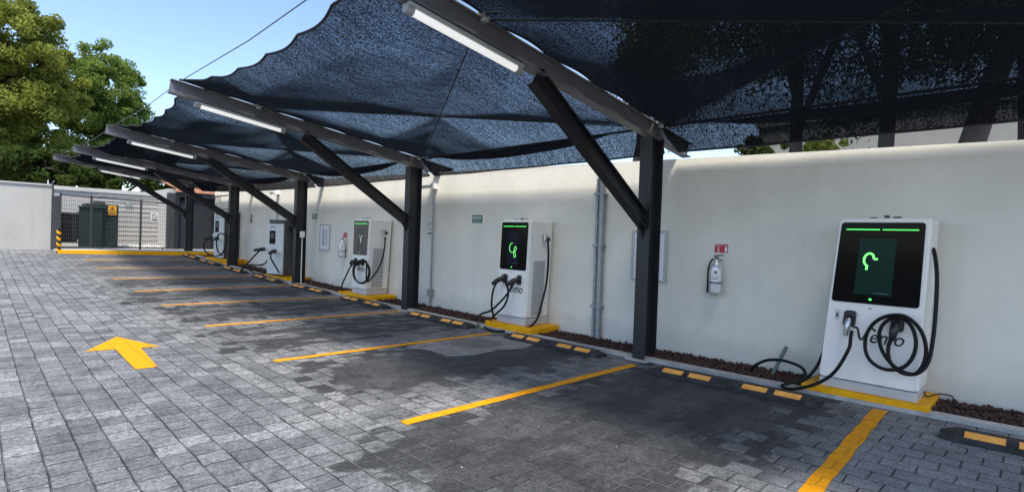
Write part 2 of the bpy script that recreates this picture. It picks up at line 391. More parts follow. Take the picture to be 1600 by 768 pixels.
M_gravel = mat('white_gravel', (.55, .55, .53), .9, 0, .3, 20, .5, 30)
M_netA = net_material('black_shade_net', .012, .41, .59, .79, .04)
M_netB = net_material('dense_black_shade_net', .006, .25, .42, .68, .07)
M_seal = mat('lock_metal', (.5, .5, .5), .3, .8)
M_logo = mat('dark_logo_vinyl', (.03, .03, .032), .45)
M_earth = mat('plain_earth', (.12, .10, .08), .95, 0, .3, .5)
M_leafA = leaf_material('leaf_yellow_green', (.13, .16, .03), (.31, .335, .075), .5)
M_leafB = leaf_material('leaf_mid_green', (.085, .15, .035), (.21, .29, .075), .5)
M_leafC = leaf_material('leaf_shaded_green', (.022, .038, .012), (.055, .085, .022), .25)  # leaf green darkened to paint in the shade of backlit trees

# ------------------------------------------------------------------ ground
def sheet_strip(name, m, x0, x1, ys, dz, kind='structure', top=None):
    mb = MB()
    for a, b in zip(ys[:-1], ys[1:]):
        mb.add([(x0, a, gz(a)+dz), (x1, a, gz(a)+dz), (x1, b, gz(b)+dz), (x0, b, gz(b)+dz)], [(0, 1, 2, 3)])
    return mb
ys = [-400, -60, -20, -8] + [i*.5 for i in range(-12, 50)] + [24.5, 30, 45, 90, 400]
ys = sorted(set(ys)); xs = [-400, -60, -15, -4, 0, 2, 4, 5.84, 9, 20, 80, 400]
g = MB()
gv = [(x, y, gz(y)) for y in ys for x in xs]; nx = len(xs)
g.add(gv, [(j*nx+i, j*nx+i+1, (j+1)*nx+i+1, (j+1)*nx+i) for j in range(len(ys)-1) for i in range(nx-1)], True)
ground = g.build('ground', M_pave); tag(ground, 'grey stone paved parking ground with dark stains in the bays', 'paved ground', kind='structure')

def strip_box(name, m, x0, x1, y0, y1, h, label, cat, kind=None, step=.5, base=-.05):
    mb = MB(); n = max(1, int((y1-y0)/step)); yy = [y0+(y1-y0)*i/n for i in range(n+1)]
    sec = lambda y: [(x0, y, gz(y)+base), (x0, y, gz(y)+h), (x1, y, gz(y)+h), (x1, y, gz(y)+base)]
    vs = sum([sec(y) for y in yy], []); fs = [(4*i+k, 4*i+k+1, 4*i+5+k, 4*i+4+k) for i in range(n) for k in range(3)]
    fs += [(0, 1, 2, 3), (4*n, 4*n+1, 4*n+2, 4*n+3)]
    mb.add(vs, fs); o = mb.build(name, m); tag(o, label, cat, kind=kind); return o
strip_box('kerb_strip', M_conc, 5.845, 5.985, -6, 22.4, .035, 'narrow grey concrete kerb strip between paving and gravel', 'kerb', 'structure')
strip_box('planting_strip', M_soil, 5.985, 6.56, -6, 22.4, .02, 'red brown soil strip along foot of the white wall', 'soil strip', 'structure')

# ------------------------------------------------------------------ long wall and its gravel
XW = 6.55
def wall_top(y): return 2.425 + .0285*y
mb = MB(); yy = [-9 + i*.8 for i in range(40)]; yy = [y for y in yy if y < 22.5] + [22.6]
sec = lambda y: [(XW, y, gz(y)-.3), (XW, y, wall_top(y)), (XW+.16, y, wall_top(y)), (XW+.16, y, gz(y)-.3)]
vs = sum([sec(y) for y in yy], []); n = len(yy)-1
mb.add(vs, [(4*i+k, 4*i+k+1, 4*i+5+k, 4*i+4+k) for i in range(n) for k in range(3)] + [(0, 1, 2, 3), (4*n, 4*n+1, 4*n+2, 4*n+3)])
tag(mb.build('boundary_wall', M_wall), 'long white stucco boundary wall running behind the charging cabinets', 'wall')

ico = bmesh.new(); bmesh.ops.create_icosphere(ico, subdivisions=1, radius=1)
IV = np.array([v.co[:] for v in ico.verts]); IF = np.array([[v.index for v in f.verts] for f in ico.faces]); ico.free()
def rocks(name, m, xy_fn, n, smin, smax, label, cat, dz=0.):
    V = []; FA = []
    for i in range(n):
        x, y = xy_fn(i); s = rng.uniform(smin, smax)
        v = IV*rng.uniform(.6, 1.25, (len(IV), 1))*rng.uniform(.6, 1.2, 3)*s
        a = rng.uniform(0, 6.28); c, si = math.cos(a), math.sin(a)
        v = np.stack([v[:, 0]*c-v[:, 1]*si, v[:, 0]*si+v[:, 1]*c, v[:, 2]], 1) + np.array([x, y, gz(y)+dz+rng.uniform(0, .03)])
        V.append(v); FA.append(IF+i*len(IV))
    me = bpy.data.meshes.new(name); me.from_pydata(np.concatenate(V).tolist(), [], np.concatenate(FA).tolist()); me.materials.append(m)
    o = bpy.data.objects.new(name, me); COL.objects.link(o); tag(o, label, cat, kind='stuff'); return o
def rock_xy(i):
    y = -1.5 + 24*(rng.random()**2.); return (6.0+.52*rng.random(), y)
rocks('volcanic_gravel', M_rock, rock_xy, 9000, .012, .026, 'loose red volcanic gravel strip along the white wall foot', 'gravel', .015)

# ------------------------------------------------------------------ painted markings
def painted(name, pts, label, cat, group=None, dz=.005):
    o = bpy.data.objects.new(name, bpy.data.meshes.new(name))
    bm = bmesh.new(); bm.faces.new([bm.verts.new((p[0], p[1], gz(p[1])+dz)) for p in pts])
    bmesh.ops.triangulate(bm, faces=bm.faces[:]); bmesh.ops.subdivide_edges(bm, edges=bm.edges[:], cuts=2, use_grid_fill=True)
    for v in bm.verts: v.co.z = gz(v.co.y)+dz
    bmesh.ops.recalc_face_normals(bm, faces=bm.faces[:])
    bm.to_mesh(o.data); bm.free()
    o.data.materials.append(M_paint); COL.objects.link(o); return tag(o, label, cat, group)
RE = [None, (990, 570), (768, 520.5), (627, 486), (530, 464), (456, 446), (392, 432), (342, 419), (305, 406)]
LE = [None, (630, 661), (428, 564), (320, 509.5), (252, 477), (210, 455), (176, 435.5), (150, 419), (130, 406)]
LLAB = ['broad yellow bay line reaching the nearest charging cabinet at the right edge of the photo',
        'yellow bay line ending at the foot of the nearest dark post',
        'yellow bay line ending beside the round manhole cover',
        'yellow bay line ending at the foot of the second nearest dark post',
        'yellow bay line leading towards the cabinet with the grey glass front',
        'thin yellow bay line ending at foot of the third post with a white conduit',
        'faint yellow bay line crossing under the cables of the grey sided cabinet',
        'faint yellow bay line ending at the foot of the fourth dark post',
        'farthest faint yellow bay line just in front of the yellow kerb']
for i in range(9):
    if i == 0: a, b = Vector((2.3, .90, 0)), Vector((5.76, 1.03, 0))
    else: a, b = gnd(*LE[i]), gnd(*RE[i])
    d = (b-a); d.z = 0; L_ = d.length; d.normalize(); nrm = Vector((-d.y, d.x, 0)); k = 24
    pts = []; rr = random.Random(i)
    for s in (1, -1):
        row = [a + d*(L_*j/k) + nrm*s*(.055+rr.uniform(-.006, .006)) for j in range(k+1)]
        pts.append(row)
    o = MB()
    vs = [(p.x, p.y, gz(p.y)+.005) for p in pts[0]+pts[1]]
    o.add(vs, [(j, j+1, k+2+j, k+1+j) for j in range(k)])
    tag(o.build('parking_line', M_paint), LLAB[i], 'parking line', 'yellow lines painted between the bays')
painted('direction_arrow', [gnd(*p) for p in ((182, 526), (250, 541), (220, 543), (246, 573), (211, 577), (181, 546), (133, 549))], 'yellow arrow painted on the grey paving of the lane', 'arrow marking')

# manhole
mb = MB(); A = [(4.0, 5.86), (4.12, 5.5), (4.08, 5.12), (4.4, 4.98), (4.85, 5.02), (5.2, 4.88), (5.5, 5.0), (5.46, 5.4), (5.55, 5.75), (5.3, 5.93), (4.7, 5.9), (4.3, 5.95)]
mb.poly([(x, y, gz(y)-.01) for x, y in A], (0, 0, .0135))
tag(mb.build('concrete_apron', M_apron), 'pale worn concrete patch around the manhole cover', 'concrete patch', kind='structure')
mh = thing('manhole_cover', 'round ribbed iron manhole cover set in a pale concrete patch', 'manhole', (4.87, 5.5, gz(5.5)))
mb = MB(); c = (4.87, 5.5, gz(5.5)); mb.lathe([(.35, 0), (.35, .008), (.315, .008), (.31, .004)], c, 32); mb.build('frame', M_mhole, mh)
mb = MB(); mb.lathe([(.305, 0), (.305, .006), (.0001, .006)], c, 32)
for i in range(-8, 9):
    w = math.sqrt(max(0, .29**2-(i*.034)**2))
    if w > .03:
        mb.box((c[0]-w, c[1]+i*.034-.008, c[2]+.005), (c[0]+w, c[1]+i*.034+.008, c[2]+.012))
        mb.box((c[0]+i*.034-.008, c[1]-w, c[2]+.0052), (c[0]+i*.034+.008, c[1]+w, c[2]+.0122))
mb.build('lid', M_mhole, mh)

# ------------------------------------------------------------------ wheel stops
def make_stop(lab):
    t = thing('wheel_stop', lab, 'wheel stop', (0, 0, 0), 0, 'black rubber wheel stops at the bay heads')
    L2 = .84; sec = [(-.125, 0), (-.122, .040), (-.045, .076), (.045, .076), (.122, .040), (.125, 0)]
    mb = MB(); ysec = [(-L2, .55), (-L2+.10, 1), (L2-.10, 1), (L2, .55)]
    vs = [(x*(1 if s == 1 else .85), y, z*s) for y, s in ysec for x, z in sec]
    mb.add(vs, [(6*i+k, 6*i+(k+1) % 6, 6*i+6+(k+1) % 6, 6*i+6+k) for i in range(3) for k in range(6)] + [tuple(range(6)), tuple(range(18, 24))])
    mb.build('body', M_stop, t)
    n = Vector((-.036, 0, .077)).normalized()
    for y0 in (-.70, -.40, .16, .46):
        y1 = y0+.23; o = n*.004
        P = [Vector((-.114, y0, .0437)), Vector((-.05, y0, .0737)), Vector((-.05, y1, .0737)), Vector((-.114, y1, .0437))]
        MB().poly([p-n*.01 for p in P], n*.015).build('reflector', M_refl, t)
    return t
STOPS = [(5.36, -.28, 'wheel stop with amber reflectors cut off by the right edge of the photo'),
         (5.46, 2.27, 'wheel stop with amber reflectors between nearest post and nearest charging cabinet'),
         (5.60, 4.76, 'wheel stop with amber reflectors lying beside the manhole cover'),
         (5.62, 7.30, 'wheel stop with amber reflectors starting at the foot of the second nearest post'),
         (5.66, 9.84, 'wheel stop with amber reflectors in front of the right side of the grey glass cabinet'),
         (5.66, 12.35, 'wheel stop with amber reflectors starting at foot of the third post'),
         (5.62, 14.85, 'wheel stop with amber reflectors in front of the grey sided cabinet'),
         (5.60, 17.35, 'wheel stop with amber reflectors under the trailing cables of the grey sided cabinet'),
         (5.60, 19.8, 'small wheel stop with reflectors in front of the last charging cabinet'),
         (5.60, 21.9, 'farthest wheel stop with reflectors beside the yellow kerb')]
st0 = make_stop(STOPS[0][2])
for i, (x, y, lab) in enumerate(STOPS):
    o = st0 if i == 0 else dup(st0)
    sl = math.atan((gz(y+.4)-gz(y-.4))/.8)
    o.location = (x, y, gz(y)+.004); o.rotation_euler = (sl, 0, [0, .006, -.012, .014, -.01, .016, -.014, .01, .012, -.01][i]); o['label'] = lab

# ------------------------------------------------------------------ canopy frames
POSTY = [3.55, 8.67, 13.68, 18.7, 23.75]; POFF = [0, 0, .0, .08, .27]; PX = 5.96
def isec(mb, p0, p1, hgt, wid, tf=.012, tw=.010, side=Vector((0, 1, 0))):
    """I section between two points, p is the middle of the bottom flange"""
    p0, p1 = Vector(p0), Vector(p1); t = (p1-p0).normalized(); up = side.cross(t).normalized()
    if up.z < 0 and abs(t.z) < .95: up = -up
    for (a0, a1, b0, b1) in ((-wid/2, wid/2, 0, tf), (-wid/2, wid/2, hgt-tf, hgt), (-tw/2, tw/2, tf, hgt-tf)):
        q = [p+side*a+up*b for p in (p0, p1) for a, b in ((a0, b0), (a1, b0), (a1, b1), (a0, b1))]
        mb.add(q, [(0, 1, 2, 3), (4, 5, 6, 7), (0, 1, 5, 4), (1, 2, 6, 5), (2, 3, 7, 6), (3, 0, 4, 7)])
SLP = .133
def beam_z(x): return 2.585 + SLP*(6.86-x)
def make_frame(lab):
    y = POSTY[0]; z0 = gz(y); t = thing('canopy_frame', lab, 'canopy frame', (PX, y, z0), 0, 'dark steel cantilever frames of the shade canopy')
    S = Vector((0, 1, 0)); zt = beam_z(PX)
    mb = MB(); isec(mb, (PX-.135, y, z0+.01), (PX-.135, y, zt), .27, .17, .014, .012, S)
    mb.v = [(PX-.135+(v[0]-(PX-.135)) if True else 0, v[1], v[2]) for v in mb.v]
    # post flanges must spread along +X from PX-.135
    xs_ = [v[0] for v in mb.v]; cx = (min(xs_)+max(xs_))/2
    mb.v = [(v[0]-cx+PX, v[1], v[2]) for v in mb.v]
    post = mb.build('post', M_steel, t)
    MB().rbox((PX-.20, y-.15, z0-.02), (PX+.20, y+.15, z0+.016), .004, 1).build('base_plate', M_conc, t)
    for sx in (-.165, .165):
        for sy in (-.11, .11): MB().tube([(PX+sx, y+sy, z0+.01), (PX+sx, y+sy, z0+.045)], .012, 6).build('anchor_bolt', M_galv, t)
    for sx in (-.09, .09): MB().box((PX+sx-.006, y-.055, zt-.0), (PX+sx+.006, y+.055, zt+.17)).build('stiffener', M_beam, t)
    mb = MB(); isec(mb, (6.86, y, beam_z(6.86)), (1.88, y, beam_z(1.88)), .19, .125, .012, .009, S)
    beam = mb.build('beam', M_beam, t)
    mb = MB(); p0 = Vector((PX-.12, y, z0+1.60)); p1 = Vector((3.74, y, beam_z(3.74)-.12))
    isec(mb, p0, p1, .18, .12, .011, .010, S)
    # gusset at the foot of the brace
    mb.poly([(PX-.137, y-.006, z0+1.50), (PX-.137, y-.006, z0+1.72), (PX-.30, y-.006, z0+1.80), (PX-.26, y-.006, z0+1.70)], (0, .012, 0))
    mb.build('brace', M_steel, t)
    for x in (PX+.05, 3.05):
        mb = MB()
        zb = beam_z(x)+.19
        mb.rbox((x-.07, y-.09, zb-.012), (x+.07, y-.058, zb+.02), .006, 1); mb.rbox((x-.03, y-.11, zb-.05), (x+.03, y-.056, zb-.015), .006, 1)
        mb.tube([(x-.05, y-.075, zb+.01), (x+.12, y-.16, zb+.05)], .012, 6)
        mb.build('cable_clamp', M_clamp, t)
    return t
FL = ['dark steel post with brace and sloping beam nearest the camera, fire extinguisher to its right',
      'dark steel post with brace and beam between green symbol cabinet and grey glass cabinet',
      'dark steel post with brace and beam carrying a thin white conduit',
      'dark steel post with brace and beam standing before the last charging cabinet',
      'farthest dark steel frame with its beam in front of the trees and shutter']
fr0 = make_frame(FL[0])
for i in range(5):
    o = fr0 if i == 0 else dup(fr0)
    y = POSTY[i]; o.location = (PX, y, gz(POSTY[0])+POFF[i]); o['label'] = FL[i]
    WM[o] = Matrix.Translation(o.location)
    if i and abs(gz(y)-gz(POSTY[0])-POFF[i]) > .005:      # seat post on the slightly rising ground
        d = gz(y)-(gz(POSTY[0])+POFF[i])
        for ch in o.children:
            if ch.name.startswith(('base_plate', 'anchor_bolt')): ch.location.z += d
            if ch.name.startswith('post'):
                hp = beam_z(PX)-gz(POSTY[0]); ch.scale.z = (hp-d)/hp; ch.location.z += d
o = dup(fr0); o.location = (PX, -1.55, gz(POSTY[0])); WM[o] = Matrix.Translation(o.location)
o['label'] = 'dark steel post and beam holding the near end of the nearest shade net'
# tube lights under the beams
def make_light(lab):
    t = thing('tube_light', lab, 'light', (0, 0, 0), 0, 'tube lights under the canopy beams')
    sl = -SLP
    def P(s, dy, dz): return Vector((s, dy, sl*s+dz))
    L2 = .63
    mb = MB(); mb.hexa([P(-L2, -.05, -.03), P(L2, -.05, -.03), P(L2, .05, -.03), P(-L2, .05, -.03), P(-L2, -.055, 0), P(L2, -.055, 0), P(L2, .055, 0), P(-L2, .055, 0)]); mb.build('housing', M_clear, t)
    MB().tube([P(-L2+.06, 0, -.045), P(L2-.06, 0, -.045)], .034, 10).build('tube', M_tube, t)
    for s in (-1, 1): MB().tube([P(s*(L2-.06), 0, -.045), P(s*(L2+.01), 0, -.045)], .037, 10).build('end_cap', M_clear, t)
    for s in (-.4, .4): MB().tube([P(s, 0, 0), P(s, 0, .03)], .012, 6).build('hanger', M_clamp, t)
    return t
LL = ['long tube light under the nearest sloping beam at the top of the photo', 'lit tube light under the second nearest sloping beam', 'lit tube light under the third sloping beam from the camera',
      'lit tube light under the fourth sloping beam from the camera', 'farthest lit tube light, in front of the trees']
LX = [2.95, 2.85, 2.9, 2.95, 3.75]
lt0 = make_light(LL[0])
for i in range(5):
    o = lt0 if i == 0 else dup(lt0)
    o.location = (LX[i], POSTY[i], beam_z(LX[i])+POFF[i]-.012); o['label'] = LL[i]

# ------------------------------------------------------------------ shade nets
def net(i, ya, yb, oa, ob, label, seams, NU=64, NV=56):
    """from the frame at ya (camera side) to the frame at yb"""
    t = thing('shade_net', label, 'shade net', (4.2, (ya+yb)/2, 3), 0, 'black shade nets stretched between the canopy frames')
    X1, XR = (6.46 if i == 0 else 6.37), 6.10
    def gap(u, ph): return .04+.06*abs(math.sin(u*PI*6+ph))
    def xf(v):
        k = 1-(2*v-1)**2; s = abs(math.sin(v*PI*6))
        return 1.99 + 0.24*k**.6 + .042*s*min(1, k*3)
    def S(u, v):
        x0 = xf(v); x = x0+(X1-x0)*u
        y0, y1 = ya+gap(u, .4), yb-gap(u, 1.1)
        y = y0+(y1-y0)*v
        off = oa+(ob-oa)*v
        z = beam_z(x)+.20+off
        uu = min(1., (x-3.1)/(XR-3.1)); fe = min(1., max(0., (x-1.95)*1.6))
        d = min(abs(uu-v), abs(uu+v-1)); ev = min(1, 6*v*(1-v))
        if x <= XR: z -= .22*(1-math.exp(-4.5*d))*ev*fe
        else:
            q = (x-XR)/(X1-XR); z -= (.235 if i == 0 else .265)*q**.8 + .015*q*ev
        z += .0025*math.sin(7*x+3*v*7)*ev
        return (x, y, z)
    mb = MB(); vs = [S(a/NU, b/NV) for b in range(NV+1) for a in range(NU+1)]
    mb.add(vs, [(b*(NU+1)+a, b*(NU+1)+a+1, (b+1)*(NU+1)+a+1, (b+1)*(NU+1)+a) for b in range(NV) for a in range(NU)], True)
    mb.build('cloth', M_netB if i == 0 else M_netA, t)
    mb = MB()
    mb.tube([S(0, b/NV/2) for b in range(2*NV+1)], .013, 6)
    mb.tube([S(1, b/NV) for b in range(NV+1)], .013, 6)
    mb.tube([S(a/NU, 0) for a in range(NU+1)], .012, 6); mb.tube([S(a/NU, 1) for a in range(NU+1)], .012, 6)
    mb.build('hem', M_rope, t)
    # cables under the net: two diagonals and one along the post line
    za = lambda x, o: beam_z(x)+.185+o
    mb = MB()
    mb.tube([(3.1, ya+.05, za(3.1, oa)), (XR, yb-.05, za(XR, ob))], .008, 5)
    mb.tube([(3.1, yb-.05, za(3.1, ob)), (XR, ya+.05, za(XR, oa))], .008, 5)
    mb.tube([(XR, ya, za(XR, oa)), (XR, yb, za(XR, ob))], .016, 6)
    mb.build('support_cable', M_rope, t)
    # straight wire rope from beam tip to beam tip
    MB().tube([(2.03, ya, za(2.03, oa)+.03), (2.05, (ya+yb)/2, za(2.05, (oa+ob)/2)+.0), (2.03, yb, za(2.03, ob)+.03)], .006, 5).build('edge_cable', M_cable, t)
NL = ['black shade net nearest the camera filling the upper right of the photo', 'bluish black shade net between the nearest and the second post, scalloped edge against the sky',
      'dark shade net between the second and third posts', 'dark shade net between the third and fourth posts', 'farthest dark shade net, in front of the trees']
net(0, -1.55, POSTY[0], 0, 0, NL[0], (.27,))
for i in range(4): net(i+1, POSTY[i], POSTY[i+1], POFF[i], POFF[i+1], NL[i+1], (.3,))

# ------------------------------------------------------------------ chargers
def cable(mb, pts, r=.016): mb.tube(smooth_path(pts, 7), r, 8)
def pad(x0, x1, y0, y1, h, lab):
    yc = (y0+y1)/2; mb = MB(); mb.rbox((x0, y0, gz(yc)-.06), (x1, y1, gz(yc)+h), .012, 2)
    return tag(mb.build('charger_pad', M_yel), lab, 'concrete pad', 'yellow pads under the charging cabinets')
class Cab:
    """white upright cabinet; local u (0..1 left to right), v (0..1 up), w metres out of the front"""
    def __init__(s, name, label, BL, BR, TL, TR, back, group):
        s.BL, s.BR, s.TL, s.TR = [Vector(p) for p in (BL, BR, TL, TR)]; s.back = Vector(back)
        c = (s.BL+s.BR)/2 + s.back/2
        s.t = thing(name, label, 'charger', c, 0, group)
        s.r = (s.BR-s.BL).normalized(); s.up = (s.TL-s.BL).normalized(); s.n = -s.back.normalized()
        s.W = (s.BR-s.BL).length; s.Ht = (s.TL-s.BL).length
    def f(s, u, v, w=0.):
        return s.BL*(1-u)*(1-v)+s.BR*u*(1-v)+s.TL*(1-u)*v+s.TR*u*v + s.n*w
    def side(s, d, v, w=0.):       # right hand side, d 0..1 front to back
        return s.f(1, v) + s.back*d + s.r*w
    def panel(s, name, u0, u1, v0, v1, w, th, m, r=0., parent=None):
        mb = MB(); P = s.rr(u0, u1, v0, v1, r); mb.poly([s.f(a, b, w) for a, b in P], s.n*th); return mb.build(name, m, parent or s.t)
    def rr(s, u0, u1, v0, v1, r):
        if not r: return [(u0, v0), (u1, v0), (u1, v1), (u0, v1)]
        ru, rv = r/s.W, r/s.Ht; out = []
        for (cu, cv, a0) in ((u1-ru, v0+rv, -90), (u1-ru, v1-rv, 0), (u0+ru, v1-rv, 90), (u0+ru, v0+rv, 180)):
            for k in range(6): a = math.radians(a0+k*18); out.append((cu+ru*math.cos(a), cv+rv*math.sin(a)))
        return out
    def rbody(s, name, v0, v1, m, r=.035, inset=0.):
        bm = bmesh.new(); iu = inset/s.W
        P = [s.f(iu, v0), s.f(1-iu, v0), s.f(1-iu, v0)+s.back, s.f(iu, v0)+s.back, s.f(iu, v1), s.f(1-iu, v1), s.f(1-iu, v1)+s.back, s.f(iu, v1)+s.back]
        V = [bm.verts.new(p) for p in P]
        for q in ((0,3,2,1),(4,5,6,7),(0,1,5,4),(1,2,6,5),(2,3,7,6),(3,0,4,7)): bm.faces.new([V[i] for i in q])
        bmesh.ops.recalc_face_normals(bm, faces=bm.faces[:])
        bmesh.ops.bevel(bm, geom=bm.edges[:], offset=r, segments=4, affect='EDGES', profile=.5)
        mb = MB(); mb.bm(bm); return mb.build(name, m, s.t)
GRP = 'tall white charging cabinets'
def charger_a(label, BL, BR, TL, TR, back, glyph, glass, screen, glyph_mat, sidevent, led=M_green):
    c = Cab('charging_cabinet', label, BL, BR, TL, TR, back, GRP); t = c.t
    c.rbody('plinth', 0, .07, M_grey, .012, .008)
    c.rbody('cabinet', .072, 1., M_white, .03)
    c.panel('front_door', .012, .975, .078, .988, .0, .012, M_white, .03)
    gl = c.panel('glass_panel', .035, .945, .52, .975, .0125, .006, glass, .03)
    sc = c.panel('display', .27, .665, .57, .885, .019, .002, screen, .0, gl)
    for a, b in ((.10, .475), (.505, .88)): c.panel('light_bar', a, b, .932, .938, .019, .003, led, .0, gl)
    mb = MB(); mb.ribbon([c.f(*p, .0215) for p in glyph], (.019 if glyph is hook else .008), c.n, .002); mb.build('screen_symbol', glyph_mat, sc)
    mb = MB(); mb.ribbon([c.f(.47, .585, .0213), c.f(.63, .582, .0213)], .006, c.n, .001); mb.build('screen_bar', M_inkg, sc)
    c.panel('status_icon', .437, .468, .540, .552, .019, .002, M_green, .008, gl)
    c.panel('badge', .445, .475, .492, .499, .012, .003, M_inkg, .004)
    lk = c.panel('lock_plate', .10, .145, .415, .475, .012, .008, M_seal, .006); c.panel('lock_slot', .112, .133, .43, .455, .02, .003, M_ink, .0, lk)
    for u in (.265, .755): 
        h = c.panel('plug_holster', u-.065, u+.065, .385, .475, .012, .03, M_plug, .03)
        mb = MB(); mb.tube([c.f(u, .43, .045), c.f(u, .425, .075)], .034, 12); mb.build('socket', M_plug, h)
    # lettering: a swung v followed by "emo"
    mb = MB(); V_ = [(.305, .378), (.33, .383), (.355, .377), (.372, .352), (.388, .325), (.41, .318), (.43, .330), (.455, .360), (.478, .380), (.51, .385), (.545, .372)]
    mb.ribbon(smooth_path([c.f(a, b, .0123) for a, b in V_], 4), .020, c.n, .002)
    tm = text_mb('emo', .175, c.f(.655, .338, .0123), c.r, c.up, c.n, .002, .22, sx=.86, bold=.0015); mb.add(tm.v, tm.f)
    mb.build('logo_lettering', M_logo, t)
    mb = MB(); mb.tube([c.f(.5, 1, -.12), c.f(.5, 1.018, -.12)], .022, 8); mb.rbox((-.05, -.03, 0), (.05, .03, .016), .005, 1, Matrix.Translation(c.f(.62, 1., -.12)))
    mb.rbox((-.05, -.03, 0), (.05, .03, .012), .005, 1, Matrix.Translation(c.f(.36, 1., -.12)))
    mb.build('roof_antenna', M_plug, t)
    if sidevent:
        mb = MB(); d0, d1 = .22, .72
        for k in range(26):
            v0 = .10+.52*k/26; mb.hexa([c.side(d0, v0, -.004), c.side(d1, v0, -.004), c.side(d1, v0, .006), c.side(d0, v0, .006), c.side(d0, v0+.012, -.004), c.side(d1, v0+.012, -.004), c.side(d1, v0+.012, .003), c.side(d0, v0+.012, .003)])
        mb.build('vent_grille', M_vent, t)
        mb = MB(); q = c.side(.62, .835); mb.rbox((-.045, -.05, -.05), (.045, .01, .05), .008, 1, Matrix.Translation(q)); sk = mb.build('side_socket', M_seal, t)
        MB().tube([c.side(.7, .83, 0), c.side(.7, .82, .06)], .035, 10).build('plug', M_plug, sk)
    return c
def plugged(c, u, v, tilt=.12):
    """connector sitting in a holster: grip and nose"""
    mb = MB(); mb.tube([c.f(u, v, .05), c.f(u, v-.012, .10), c.f(u-.015, v-.05, .13), c.f(u-.02, v-.085, .125)], [.036, .040, .034, .026], 10)
    return mb.build('charging_plug', M_plug, c.t)

# nearest charger
X1_ = 5.97
BL, BR, TR, TL = onX(1276, 607, X1_), onX(1434, 630, X1_), onX(1457, 343, X1_), onX(1313, 338, X1_)
BL.z = BR.z = (BL.z+BR.z)/2-.005
TL.z = TR.z = (TL.z+TR.z)/2
hook = [(.505, .775), (.455, .777), (.44, .800), (.40, .813), (.355, .806), (.325, .784), (.322, .757), (.345, .735), (.368, .725), (.365, .697)]
_hc = smooth_path([(p[0], p[1], 0) for p in hook], 4); hook = [(.42+(p[0]-.42)*.80, .76+(p[1]-.76)*.80) for p in _hc]
C1 = charger_a('white charging cabinet nearest the camera, black screen with a green hook symbol', BL, BR, TL, TR, (.44, 0, 0), hook, M_glass, M_screen, M_glyph, False)
def px(c, X=None, w=0):
    return [onX(p[0], p[1], (p[2] if len(p) > 2 else X)-w) for p in c]
c = C1
mb = MB(); mb.tube([c.f(.265, .43, .05), c.f(.265, .415, .085), c.f(.262, .375, .085), c.f(.258, .335, .085)], [.030, .026, .024, .020], 10); mb.build('charging_plug', M_seal, c.t)
mb = MB(); cable(mb, px([(1331, 516, 5.86), (1329, 528, 5.84), (1326, 545, 5.80), (1306, 578, 5.80), (1284, 595, 5.80), (1258, 604, 5.80), (1234, 607, 5.80), (1222, 602, 5.84), (1240, 596, 5.90)]) +
                 [onX(1256, 592, 5.95), onX(1258, 582, 5.97), onX(1250, 572, 5.99), onX(1225, 563, 6.03), onX(1200, 562, 6.06), onX(1180, 570, 6.12), onX(1174, 578, 6.15)])
mb.build('charging_cable', M_rubber, c.t)
mb = MB(); cable(mb, px([(1299, 488, 6.2), (1294, 510, 6.15), (1288, 545, 6.10), (1276, 572, 6.06), (1262, 590, 6.02)])); mb.build('charging_cable', M_rubber, c.t)
mb = MB(); mb.tube([c.f(.755, .43, .05), c.f(.755, .425, .10), c.f(.745, .39, .13), c.f(.735, .345, .11)], [.040, .044, .034, .026], 10)
mb.build('charging_plug', M_plug, c.t)
coil = [(1397, 520, 5.87), (1393, 545, 5.86), (1390, 562, 5.86)]
loop = []
for k in range(0, 27):
    a = -PI*.80 + 2*PI*k/13; R1 = 42+3*math.sin(k*.5)+(3 if k > 13 else 0); cx_, cy_ = (1394 if k < 13 else 1408), 538+(2 if k < 13 else 4)
    loop.append((cx_+R1*math.cos(a)*.98+(3 if k > 13 else 0), cy_+(R1+2)*math.sin(a)*.98, 5.865-.012*math.sin(k*1.3)-(.03 if k > 13 else 0)))
mb = MB(); cable(mb, px([(1397, 520, 5.86), (1391, 545, 5.86), (1393, 566, 5.86), (1410, 582, 5.85), (1430, 580, 5.84)] + [])+[]); mb2 = MB()
pl = [(1397, 518), (1388, 542), (1391, 565), (1407, 581), (1428, 584), (1441, 572), (1447, 550), (1443, 525), (1431, 506), (1412, 493), (1388, 493), (1367, 503), (1354, 522), (1352, 545), (1360, 563), (1378, 575), (1398, 577), (1416, 570), (1428, 553), (1431, 532), (1425, 511), (1413, 499), (1396, 496), (1381, 505), (1374, 520), (1376, 541), (1386, 560), (1403, 576), (1424, 584), (1441, 578), (1452, 560), (1459, 520), (1463, 470), (1464, 430), (1461, 400), (1458, 388)]
pl = [(x, y, 5.865-(.03 if 8 < i < 20 else 0)-.012*math.sin(i*.9) if i < 30 else 5.90+.04*(i-30)) for i, (x, y) in enumerate(pl)]
mb2 = MB(); cable(mb2, px(pl)); mb2.build('charging_cable', M_rubber, c.t)
pad(5.87, 6.54, .70, 1.72, .085, 'yellow painted concrete pad under the charging cabinet nearest the camera')

